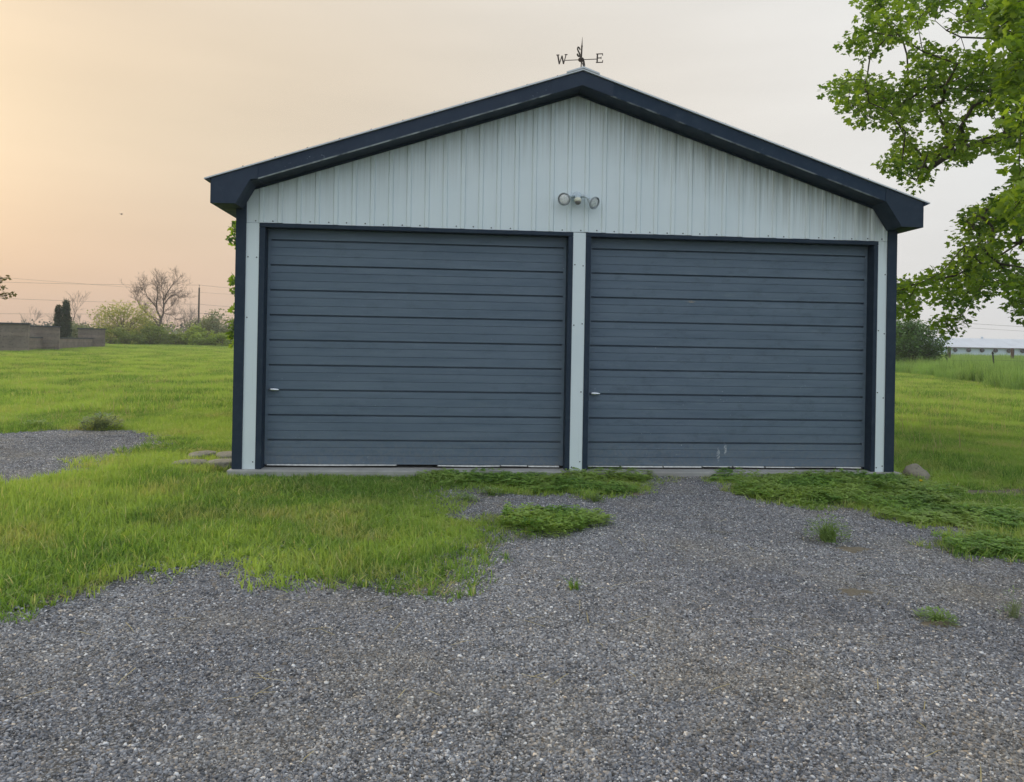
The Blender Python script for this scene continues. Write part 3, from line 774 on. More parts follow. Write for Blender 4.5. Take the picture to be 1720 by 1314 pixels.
def jitter_grid(x0, x1, y0, y1, s, rg, j=.4):
    X, Y = np.meshgrid(np.arange(x0, x1, s), np.arange(y0, y1, s)); n = X.size
    return X.ravel()+rg.uniform(-j, j, n)*s, Y.ravel()+rg.uniform(-j, j, n)*s
def emit(name, x, y, coll, kinds, s0=.85, s1=1.2, dz=0., zs=None, rg=g1, tilt=.04):
    n = len(x); z = zt(x, y)+dz
    s = rg.uniform(s0, s1, n); h = s if zs is None else s*zs
    return scatter(name, np.stack([x, y, z], 1), np.stack([rg.normal(0, tilt, n), rg.normal(0, tilt, n), rg.uniform(0, 6.28, n)], 1),
                   np.stack([s, s, h], 1), rg.integers(kinds[0], kinds[1], n), coll)
def wedge(x, y, m=1.5):
    """ground that the viewpoint, or one a step aside of it, can see"""
    d = (x-CAM.x)*math.sin(yaw)+(y-CAM.y)*math.cos(yaw); l = (x-CAM.x)*math.cos(yaw)-(y-CAM.y)*math.sin(yaw)
    return (d > 1.2) & (np.abs(l) < .70*d+m)
def behind_garage(x, y):
    """strip hidden by the garage even from a step aside"""
    return (y > 8) & (np.abs(x-.35*y*.0) < 3.2) | in_garage(x, y)
# gravel: full patches inside, thin ones at the ragged edge
x, y = jitter_grid(-7.5, 8.5, -7.5, .3, .24, g1, .2)
sd_ = signed(DRIVE_FULL, x, y)+wob(x, y)
keep = (sd_ > .10) & wedge(x, y, .8) & ~in_garage(x, y-.25) & ~(signed(PATCH, x, y) > .1)
emit('gravel_stones', x[keep], y[keep], STONES, (0, 6), .9, 1.1, .006, 1, tilt=.004)
x2, y2 = jitter_grid(-7.5, 8.5, -7.5, .3, .22, g1)
sd2 = signed(DRIVE_FULL, x2, y2)+wob(x2, y2)
k2 = (sd2 > -.16) & (sd2 < .22) & wedge(x2, y2, .8) & ~in_garage(x2, y2-.3)
emit('loose_gravel', x2[k2], y2[k2], STONES, (6, 9), .9, 1.2, .006, 1, tilt=.004)
x, y = jitter_grid(-9, -4.5, -1.5, 4, .26, g1, .2)
keep = (signed(LEFT_FULL, x, y)+wob(x, y) > -.10)
emit('gravel_pad_stones', x[keep], y[keep], STONES, (0, 6), .95, 1.15, .006, 1, tilt=.004)
# lawn
x, y = jitter_grid(-11, 11, -6, 7, .19, g1)
sd_ = signed(DRIVE_FULL, x, y)+wob(x, y)
sl_ = signed(LEFT_FULL, x, y)+wob(x, y)
cl_ = np.maximum(signed(CLOVL, x, y), signed(CLOVR, x, y))
pa_ = signed(PATH, x, y)+wob(x, y)
bare = .5+.5*np.sin(2.3*x+1.1*y)*np.sin(1.9*y-1.3*x+.6)
keep = (sd_ < .02) & (sl_ < -.14) & wedge(x, y, 2.5) & ~in_garage(x, y) & (cl_ < .12) & (pa_ < .02) & (g1.random(len(x)) > .18*bare)
zs = .62+.75*(.5+.5*np.sin(1.1*x+.4)*np.cos(.9*y+1.2))*g1.uniform(.7, 1.2, len(x))
zs *= np.where((y > -.5) & (np.abs(x) < 3.6), .55, 1)*np.where(sd_ > -.25, .75, 1)
emit('lawn_grass', x[keep], y[keep], LAWN, (0, 5), .85, 1.25, 0, zs[keep])
# field further back, both sides of the garage
x, y = jitter_grid(-60, 60, 6.5, 62, .62, g1)
tall_x = 18.79+(y-17.65)*.40
wd = wedge(x, y, 3)
vis = wd & ((x < -3.0) | (x > 3.2)) & ~behind_garage(x, y)
lat = ((x-CAM.x)*math.cos(yaw)-(y-CAM.y)*math.sin(yaw))/((x-CAM.x)*math.sin(yaw)+(y-CAM.y)*math.cos(yaw))
vis &= (lat < -.30) | (lat > .42)
keep = vis & ~((x > tall_x) & (x > 0))
emit('field_grass', x[keep], y[keep], FIELD, (0, 4), .8, 1.2, 0, g1.uniform(.7, 1.25, keep.sum()))
x, y = jitter_grid(-100, -10, 62, 112, 1.3, g1)
lat = ((x-CAM.x)*math.cos(yaw)-(y-CAM.y)*math.sin(yaw))/((x-CAM.x)*math.sin(yaw)+(y-CAM.y)*math.cos(yaw))
keep = (lat < -.30) & (lat > -.80)
emit('far_field_grass', x[keep], y[keep], FIELD, (0, 4), 1.3, 1.8, 0, np.full(keep.sum(), .8))
x, y = jitter_grid(8, 110, 12, 105, .95, g1)
tall_x = 18.79+(y-17.65)*.40+.5*np.sin(y*.9)
lat = ((x-CAM.x)*math.cos(yaw)-(y-CAM.y)*math.sin(yaw))/((x-CAM.x)*math.sin(yaw)+(y-CAM.y)*math.cos(yaw))
keep = (lat > .42) & (lat < .82) & (x > np.where(y < 41, tall_x, 20)) & (g1.random(len(x)) < np.where(y > 55, .6, 1))
emit('tall_meadow_grass', x[keep], y[keep], TALLC, (0, 4), .9, 1.4, 0, g1.uniform(.65, 1.05, keep.sum()))
# dry stalks standing in the mown grass on the right, and thinner on the left
x, y = jitter_grid(4, 24, 1.5, 26, .8, g1)
keep = wedge(x, y, 2) & (x > 3.8) & (x < 18+(y-17)*.4) & (g1.random(len(x)) < .30+.5*smst(5, 9, y)*smst(17, 11, y))
xs_, ys_ = jitter_grid(-12, -3.6, 3, 18, 1.0, g1)
k2 = (signed(LEFT_FULL, xs_, ys_) < -.3) & (g1.random(len(xs_)) < .22)
emit('dry_stalks', np.concatenate([x[keep], xs_[k2]]), np.concatenate([y[keep], ys_[k2]]), STRAW, (0, 3), .8, 1.3)
# clover and low weeds along the slab
x, y = jitter_grid(-2.5, 6, -3.5, 0, .13, g1)
sc = np.maximum(np.maximum(signed(CLOVL, x, y), signed(CLOVR, x, y)), signed(PATCH, x, y))+1.3*wob(x, y)+.06*np.sin(31*x+2)*np.sin(27*y)
thin = np.sin(3.7*x+1.3)*np.sin(4.9*y+.4)+.6*np.sin(9.1*x-6*y)
keep = (sc > .05) & (thin > -.55) & (y < -.14) & (g1.random(len(x)) < np.clip(.26+sc*1.5, 0, .72))
emit('clover', x[keep], y[keep], CLOV, (0, 3), .8, 1.25, .004, (np.where(signed(PATCH, x, y) > 0, 1.25, .9)*g1.uniform(.6, 1.25, len(x)))[keep])
# short grass mixed into the clover
keep2 = (sc > .0) & (y < -.12) & (g1.random(len(x)) < np.where(signed(PATCH, x, y) > 0, .08, .42))
emit('clover_grass', x[keep2], y[keep2], LAWN, (0, 5), .5, .85, .004, g1.uniform(.4, .95, keep2.sum()))

# ------------------------------------------------------------------ small plants and stones
def weed(name, label, loc, r, h, n, m, leafy=True, seed=1, cat='weed', w=.008, group=None):
    rg = np.random.default_rng(seed)
    V, T, Q, t = blades(n, r*.9, h*.5, h, w, rg, .75 if not leafy else .55)
    # gather the bases towards the root
    o = thing(name, label, cat, loc, group)
    k = V.reshape(n, 7, 3); k[:, :, :2] -= k[:, :1, :2]*.45
    link('blades', np_mesh('blades', k.reshape(-1, 3), T, Q, {'tint': t}), m, o)
    if leafy:
        nl = n*3; a = rg.uniform(0, 6.3, nl); rr = r*np.sqrt(rg.random(nl))*.9; z = h*rg.uniform(.1, .95, nl)*(1-.6*(rr/r)**2)
        c = np.stack([rr*np.cos(a), rr*np.sin(a), z], 1); s = rg.uniform(.6, 1.2, nl)*w*1.6
        d = np.stack([np.cos(a+rg.normal(0, .6, nl)), np.sin(a+rg.normal(0, .6, nl)), rg.uniform(-.2, .7, nl)], 1); p = np.cross(d, [0, 0, 1.]); p /= np.linalg.norm(p, axis=1)[:, None]+1e-6
        VV = np.stack([c, c+d*s[:, None]*1.2+p*s[:, None]*.55, c+d*s[:, None]*2.4, c+d*s[:, None]*1.2-p*s[:, None]*.55], 1)
        i4 = np.arange(nl)[:, None]*4+np.array([[0, 1, 2, 3]])
        link('leaves', np_mesh('leaves', VV.reshape(-1, 3), None, i4, {'tint': np.repeat(np.clip(rg.normal(.55, .25, nl), 0, 1), 4)}), m, o)
    return o
def zz(x, y, d=.012): return float(zt(x, y))+d
for nm, lab, x, y, r, h, n, m, lf, w in (
    ('weed', 'tallest feathery green weed growing alone in the gravel near the right door', 1.30, -2.66, .16, .20, 150, 'weed', True, .007),
    ('weed', 'small green and reddish weed low in the gravel at far right', 1.07, -4.17, .09, .06, 90, 'weed', True, .006),
    ('weed', 'little grass tuft in the open gravel below the clover patch', -.60, -3.62, .09, .09, 60, 'grass', False, .005),
    ('weed', 'thin wispy upright weed at the right edge of the gravel', 1.50, -4.12, .07, .17, 36, 'weedgrey', True, .005),
    ('weed', 'short weed in the gravel beside the centre post', -.04, -1.31, .09, .07, 60, 'weed', True, .007),
    ('weed', 'leafy tuft between the lawn edge and the clover strip', -1.12, -1.31, .09, .08, 60, 'weed', True, .007),
    ('weed', 'low tuft touching the clover strip under the left door', -.90, -1.07, .10, .08, 70, 'weed', True, .007),
    ('weed', 'dry yellowish tuft at the lawn corner beside the gravel pocket', -.86, -2.18, .13, .12, 90, 'grass', False, .005),
    ('weed', 'dark low weed at the tip of the clover by the right edge', 2.05, -2.93, .09, .07, 70, 'clover', True, .007),
    ('weed_clump', 'bushy grey green weed at the back edge of the left gravel pad', -6.15, 3.60, .29, .25, 300, 'weedgrey', True, .014),
    ('weed_clump', 'low dark weed to the left of the grey green bush on the gravel edge', -7.1, 3.72, .22, .13, 150, 'weed', True, .012),
    ('sprig', 'tiny green sprig growing against the white centre post', .01, -.10, .025, .09, 14, 'clover', True, .006)):
    weed(nm, lab, (x, y, zz(x, y)), r, h, n, MAT[m], lf, int(abs(x*1000)), 'weed', w)
def lump(rx, ry, rz_, seed, sub=3, flat=False):
    bm = bmesh.new(); bmesh.ops.create_icosphere(bm, subdivisions=sub, radius=1)
    rg = np.random.default_rng(seed); K = rg.normal(0, 1.6, (6, 3)); ph = rg.uniform(0, 6, 6)
    for v in bm.verts:
        c = np.array(v.co); d = 1+.085*sum(math.sin(float(K[i]@c)*1.5+ph[i]) for i in range(6))
        if flat: c = np.sign(c)*np.abs(c)**np.array([.62, .62, .35])
        v.co = (c[0]*rx*d, c[1]*ry*d, c[2]*rz_*(d if not flat else 1))
    me = bpy.data.meshes.new('stone'); bm.to_mesh(me); bm.free(); return me
o = link('rock', lump(.12, .11, .12, 9), MAT['rock'], smooth=True); o.location = (3.56, -.06, -.04); o.rotation_euler = (0, 0, .4)
tag(o, 'rounded brown field stone in the grass by the right slab corner', 'stone')
for x, y, z, sx, sy, a, lab in ((-3.90, .42, -.035, .15, .13, .2, 'front left grey flat stone of the pile beside the garage corner'),
                          (-3.58, .45, -.03, .14, .12, -.2, 'flat grey stone touching the left garage corner'),
                          (-3.60, .88, -.015, .17, .13, .1, 'pale flat slab lying at the back by the garage side wall'),
                          (-3.93, .95, -.02, .13, .12, .5, 'half buried brown stone behind the front left stone')):
    o = link('flat_stone', lump(sx, sy, .055, int(abs(x*100)), 3, True), MAT['flag'], smooth=False); o.location = (x, y, z); o.rotation_euler = (.03, -.04, a)
    tag(o, lab, 'stone', 'flat stones piled beside the left corner')
dn = thing('dandelion', 'single yellow dandelion in the grass right of the garage', 'flower', (3.11, -.86, zz(3.11, -.86)))
at(MB().tube([(0, 0, 0), (.006, 0, .05), (.004, 0, .095)], [.0025, .002, .002], 6), 'stem', MAT['clover'], dn)
mb = MB()
for i in range(26):
    a = i*2.4; q = .3+.7*(i/26); e = 1.25-q*1.1
    d = Vector((math.cos(a)*math.cos(e), math.sin(a)*math.cos(e)-.3, math.sin(e))).normalized(); s = d.cross(Vector((.1, .2, 1))).normalized()
    p = Vector((.004, 0, .095)); mb.add([p, p+d*.014+s*.004, p+d*.024, p+d*.014-s*.004], [(0, 1, 2, 3)])
at(mb, 'petals', MAT['petal'], dn)
def dirt(label, x, y, rx, ry, seed):
    rg = np.random.default_rng(seed); n = 48
    vs = [(x, y, zz(x, y, .026))]
    for i in range(n):
        a = 2*math.pi*i/n; r = 1+.22*math.sin(3*a+seed)+.16*math.sin(7*a+2*seed)+rg.normal(0, .06)
        px, py = x+rx*r*math.cos(a), y+ry*r*math.sin(a); vs.append((px, py, zz(px, py, .004)))
    o = MB().add(vs, [(0, i+1, (i+1) % n+1) for i in range(n)]).build('bare_soil', MAT['dirt'])
    return kind(o, 'structure')
dirt('', 1.36, -2.86, .16, .11, 1); dirt('', .92, -3.72, .15, .10, 2); dirt('', .385, -1.0, .10, .09, 3); dirt('', 1.07, -4.2, .14, .08, 4)
dirt('', 4.1, -.85, .55, .20, 5)
def straw_tuft(label, x, y, r, n, seed, flat=.3):
    rg = np.random.default_rng(seed)
    V, T, Q, t = blades(n, r*1.3, .06, .13, .004, rg, 1.5); V[:, 2] *= flat
    o = link('dead_grass', np_mesh('dead_grass', V, T, Q, {'tint': t}), MAT['straw']); o.location = (x, y, zz(x, y, .014)); return tag(o, label, 'dead grass')
straw_tuft('flattened straw coloured tuft at the lawn tip on the gravel', -1.36, -3.62, .16, 90, 1)
straw_tuft('pale straw wisps at the lawn edge far left', -3.2, -3.62, .16, 60, 2)
# loose straws lying on the drive
V_, T_, Q_, t_ = [], [], [], []
rg = np.random.default_rng(8); off = 0
for i in range(170):
    x, y = rg.uniform(-3, 3.5), rg.uniform(-6, -1.5)
    if signed(DRIVE_FULL, np.array([x]), np.array([y]))[0] < .2: continue
    a = rg.uniform(0, 6.3); L = rg.uniform(.03, .10); z = zz(x, y, .026)
    d = np.array([math.cos(a), math.sin(a), 0])*L; p = np.array([-math.sin(a), math.cos(a), 0])*.0016; c = np.array([x, y, z])
    V_ += [c-d-p, c-d+p, c+d*.2+p+[0, 0, .006], c+d*.2-p+[0, 0, .006], c+d]; Q_.append([off, off+1, off+2, off+3]); T_.append([off+3, off+2, off+4]); t_ += [rg.random()]*5; off += 5
kind(link('loose_straw', np_mesh('loose_straw', np.array(V_), T_, Q_, {'tint': t_}), MAT['straw']), 'stuff')

# ------------------------------------------------------------------ maple on the right
CLUMPS=[(5.16,1.54,3.96),(5.14,0.33,3.64),(5.44,0.7,3.97),(4.03,2.25,4.85),(5.12,0.94,5.21),(4.04,2.11,4.41),(4.18,2,5.46),(5.52,2.46,4.4),(5.43,0.87,4.86),(5.39,1.65,5.06),(5.36,1.05,4.48),(5.37,0.59,4.99),(5.36,2.26,5.1),(5.72,2.47,3.99),(4.9,2.12,5.98),(5.42,1.08,5.36),(5.04,2.15,4.82),(4.96,1.26,4.49),(4.97,2.48,4.08),(4.64,1.95,4.15),(4.86,1.81,3.82),(5.33,1.1,4.82),(4.73,2.16,3.83),(5.22,0.38,4.16),(4.59,1.59,4.26),(5.5,2.04,6.01),(4.38,2.29,6.03),(4.7,2.32,5.71),(4.76,2.27,4.59),(5.32,1.01,4.62),(4.13,2.46,4.66),(5.23,0.54,4.04),(4.39,1.89,4.38),(4.62,2.26,4.71),(5.29,0.63,4.56),(5.46,1.16,5.55),(5.12,1.21,4.64),(5.23,2.24,5.29),(4.49,2.46,4.45),(5.45,1.61,5.57),(5.45,0.83,5.2),(4.7,1.83,5.56),(5.67,2.11,5.92),(5.62,1.33,4.16),(5.61,2.22,5.03),(4.71,2.5,5.63),(4.34,1.57,5.6),(5.22,0.57,4.29),(4.45,2.62,4.89),(5.28,2.1,4.82),(4.95,0.96,5.48),(4.4,2.63,5.59),(4.6,2.33,6.04),(4.22,2.1,4.56),(5.55,1.87,4.65),(5.64,1.11,4),(5.61,0.88,4.83),(4.18,2.1,5.66),(5.15,0.81,3.84),(5.71,1.85,5.83),(5.15,1.67,4.96),(5.24,0.47,5.22),(5.15,2.05,5.97),(4.91,1.89,5.8),(5.27,2.38,4.64),(4.99,2.12,3.69),(5.39,1.31,4.48),(5.66,1.34,4.33),(4.5,2.29,4.89),(5.24,1.22,4.8),(5.09,0.93,4.52),(4.7,1.87,4.81),(5.54,1.13,3.78),(3.48,1.6,4.53),(5.36,1.66,4.42),(4.17,1.67,5.46),(5.16,0.37,4.33),(4.62,1.67,3.44),(5.66,1.71,3.97),(5.07,0.47,4.93),(4.48,1.87,4.23),(4.38,1.65,5.25),(5.32,2.2,4.01),(4.54,1.52,4.86),(4.66,1.94,4.6),(5.36,2.26,4.68),(5.06,2.41,3.96),(4.44,1.59,3.53),(5.64,0.97,5.02),(5.47,2.11,5.68),(5.37,0.89,4.52),(4.31,1.78,3.67),(4.45,2.33,5.9),(4.82,1.89,5.19),(4.64,2.55,4.77),(4.99,1.78,4.32),(4.8,1.66,4.86),(4.96,0.6,4.15),(4.23,2.67,5.55),(5.2,0.63,5.24),(4.51,1.85,4.68),(5.37,1.76,3.88),(4.97,0.87,4.18),(5.14,1.73,3.99),(5.39,2.23,5.28),(5.45,1.85,5.61),(4.98,0.41,4.56),(4.07,1.94,4.8),(5.25,1.73,4.17),(4.49,2.57,5.38),(5.54,0.75,4.16),(6.71,3.03,5.46),(6.1,2.99,4.5),(6.08,3.3,5.24),(6.4,2.09,5.82),(6.38,2.39,4.29),(4.78,3.94,5.46),(4.86,3.43,4.73),(5.07,3.04,4.81),(4.91,3.17,6.02),(6.39,2.04,4.49),(6.01,1.64,5.78),(6.51,3.82,5.83),(6.64,3.11,5),(6,3.71,6.51),(6.04,2.7,6.31),(6.61,3.83,5.63),(5.33,3.18,4.02),(5.66,3.69,4.88),(6.46,2.45,4.61),(6,3.77,5.71),(6.62,3.39,5.01),(5.16,3.5,5.28),(6.25,2.95,5.18),(6.09,1.59,4.63),(6.55,2.27,4.21),(5.27,2.97,4.36),(6.39,2.51,6.25),(4.59,2.95,4.82),(4.64,2.88,6.13),(6.18,1.9,4.61),(5.07,3.61,5.97),(5.85,3.11,4.9),(4.83,3.61,5.23),(5.75,3.45,4.89),(6.37,3.13,5.52),(5.68,3.05,5.09),(5.91,1.9,4.86),(6.22,1.82,4.98),(5.59,3.37,6.23),(5.47,3.92,4.93),(5.39,3.63,6.37),(5.73,3.4,5.07),(6.21,2.29,4.09),(6.65,2.29,5.52),(6.2,3.1,4.18),(5.63,2.8,5.44),(5.55,2.98,4.1),(5.77,3,4.2),(6.15,1.8,5.13),(5.87,3.76,4.24),(4.69,3.09,5.17),(6.09,2.17,4.77),(6.68,2.78,5.44),(5.61,3.47,5.37),(5.63,3.03,6.44),(5.71,3.67,6.73),(6.12,2.6,5.96),(5.49,3.43,5.16),(6.03,1.84,4.92),(5.35,3.25,5.98),(6.11,3.86,5.99),(5.8,3.96,4.46),(5.86,2.94,4.6),(6.44,3.18,4.32),(5.94,2.62,5.47),(6.08,2.47,4.99),(6.07,2.41,6.18),(5.83,3.65,4),(5.04,3.92,6.21),(5.33,3.52,5.2),(5.94,1.4,4.08),(5.18,3.51,6.48),(6.5,3.1,5.64),(6.16,1.55,4.93),(6.05,2.18,5.9),(5.96,1.27,4.2),(4.51,3.35,5.08),(5.76,3.42,5.35),(4.41,2.98,4.78),(5.13,3.61,5.16),(5.2,3.08,6.3),(5.88,3.74,4.45),(6.12,2.8,6.2),(6.1,3.66,5.49),(6.53,3.48,6.33),(6.33,1.81,5.84),(5.57,3.87,6.84),(5.57,3.93,4.25),(5.97,3.35,6.47),(6.69,2.69,6.15),(6.16,2.05,4.75),(6.32,1.78,5.52),(6.22,1.72,4.52),(5.98,3.04,4.31),(4.58,2.86,6.29),(5.72,2.89,6.41),(6.66,3.23,5.46),(6.13,1.79,5.41),(6.68,2.19,4.98),(6.01,1.37,5.02),(6.61,2.56,4.2),(5.15,3.28,5.98),(6.65,3.15,4.36),(6.28,2.51,5.87),(6.57,2.02,4.14),(5.26,3.75,6.78),(6.43,3.73,4.3),(6.21,3.13,5.17),(6.31,2.03,4.91),(4.56,3.19,5.26),(6.07,1.82,5.56),(5.31,3.16,4.88),(5.97,3.17,5.41),(4.88,3.08,4.81),(6.53,2.43,4.44),(5.85,1.61,2.26),(5.65,0.95,2.8),(5.65,2.33,2.32),(6.04,1.43,2),(5.28,0.75,3.11),(5.24,2,1.95),(5.86,1.44,1.99),(5.76,1.22,2.12),(5.88,2.16,2.46),(5.07,1.84,2.28),(5.4,0.62,3.24),(5.54,1.93,2.07),(4.88,2.26,1.89),(5.05,2.59,2.14),(6.05,1.67,1.87),(5.85,1.2,1.79),(5.93,1.37,3.05),(5.55,1.52,2.86),(5.38,2.52,2.26),(5.2,0.36,2.42),(5.44,1.26,2.49),(5.78,1.49,2.92),(5.75,2.1,2.93),(5.39,1.47,2.56),(5.71,0.97,2.12),(5.35,1.75,2.65),(5.41,1.58,3.03),(5.46,2.02,1.96),(5.48,2.42,2.15),(5.4,1.22,2.15),(5.87,1.39,3.42),(5.63,1.49,2.39),(5.92,1.54,3.06),(5.22,0.78,3),(5.66,1.76,2.14),(5.83,1.19,2.3),(5.72,2.41,2.15),(5.61,2.15,2.9),(5.98,1.58,2.29),(5.04,2.85,1.9),(5.53,2.04,2.54),(5.88,2.19,2.82),(4.87,2.02,2.15),(5.49,1.42,2.67),(5.84,2.67,2.51),(5.8,1.21,3.21),(4.84,2.56,2.08),(5.26,1.15,3.03),(5.96,2.46,2.27),(5.22,0.77,2.03),(5.73,2.25,3.07),(5.31,0.69,2.74),(5.18,0.33,2.57),(5.05,2.81,2.24),(5.46,1.49,2.25),(5.82,2.22,2.57),(5.9,1.87,3.05),(5.31,1.53,1.91),(5.72,2.22,2.4),(5.45,2.99,2.05),(5.17,0.28,3.27),(5.34,1.1,3.12),(6.25,2.66,3.2),(6.71,3.94,2.59),(6.34,2.14,3.33),(6.75,2.44,3.37),(6.81,3.05,3.53),(6.57,3.45,2.4),(6.82,2.74,2.37),(6.59,2.24,3.66),(5.79,4.08,2.15),(6.18,2.74,2.46),(6.34,3.43,2.06),(6.3,2.51,2.81),(6.96,2.58,3.11),(6.45,1.86,2.65),(6.89,2.52,1.94),(6.94,3.36,2.45),(5.35,3.14,1.86),(6.5,2.27,2.13),(6.65,2.75,2.52),(6.84,2.84,3.29),(6.01,3.12,2.37),(6.64,2.95,3.38),(6.05,3.9,2.26),(6.87,2.38,2.44),(6.28,2.22,3.01),(6.9,3.58,2.79),(6.59,2.04,3.36),(6.28,2.43,3.09),(6.85,3.77,3.26),(6.13,3.45,2.13),(6.89,3.94,2.17),(6.45,2.16,3.1),(6.83,2.36,1.78),(6.62,2.14,3.2),(6.79,2.25,2.17),(6.45,4.07,2.41),(6.48,2.46,2.23),(6.98,2.68,3.6),(6.39,1.97,2.19),(6.85,2.62,1.82),(6.19,2.42,2.17),(6.55,3.36,2.71),(6.81,3.75,3.02),(5.58,3.45,2.17),(6.51,3.12,2.34),(6.38,2.84,3.03),(6.33,2.05,1.95),(5.61,3.71,2.32),(6.87,2.62,2.42),(6.44,2.85,2.51),(5.96,3.94,2.04),(6.64,2.09,2.88),(6.22,2.73,2.12),(6.14,3.02,2.22),(6.59,2.84,2.64),(6.34,2.07,3.48),(6.71,2.19,3.71),(6.54,3.29,3.35),(5.74,2.67,1.66),(5.79,2.67,1.59),(5.71,2.67,1.73),(5.91,2.66,1.75),(5.07,2.72,2.11),(5.22,2.71,2.2),(5.19,2.72,1.86)]
NEAR=[(4.69,0.11,4.87),(4.65,-0.05,4.61),(4.4,-0.19,4.42),(4.7,-0.01,4.34),(4.76,0.19,4.26),(4.72,0.03,4.07),(4.6,0.09,4.98),(4.78,0.09,3.33),(4.6,-0.2,2.88),(4.9,0.22,3.17),(4.72,0.07,2.81),(4.55,-0.23,4.9),(4.55,0.11,4.76),(4.57,-0.2,3.74)]
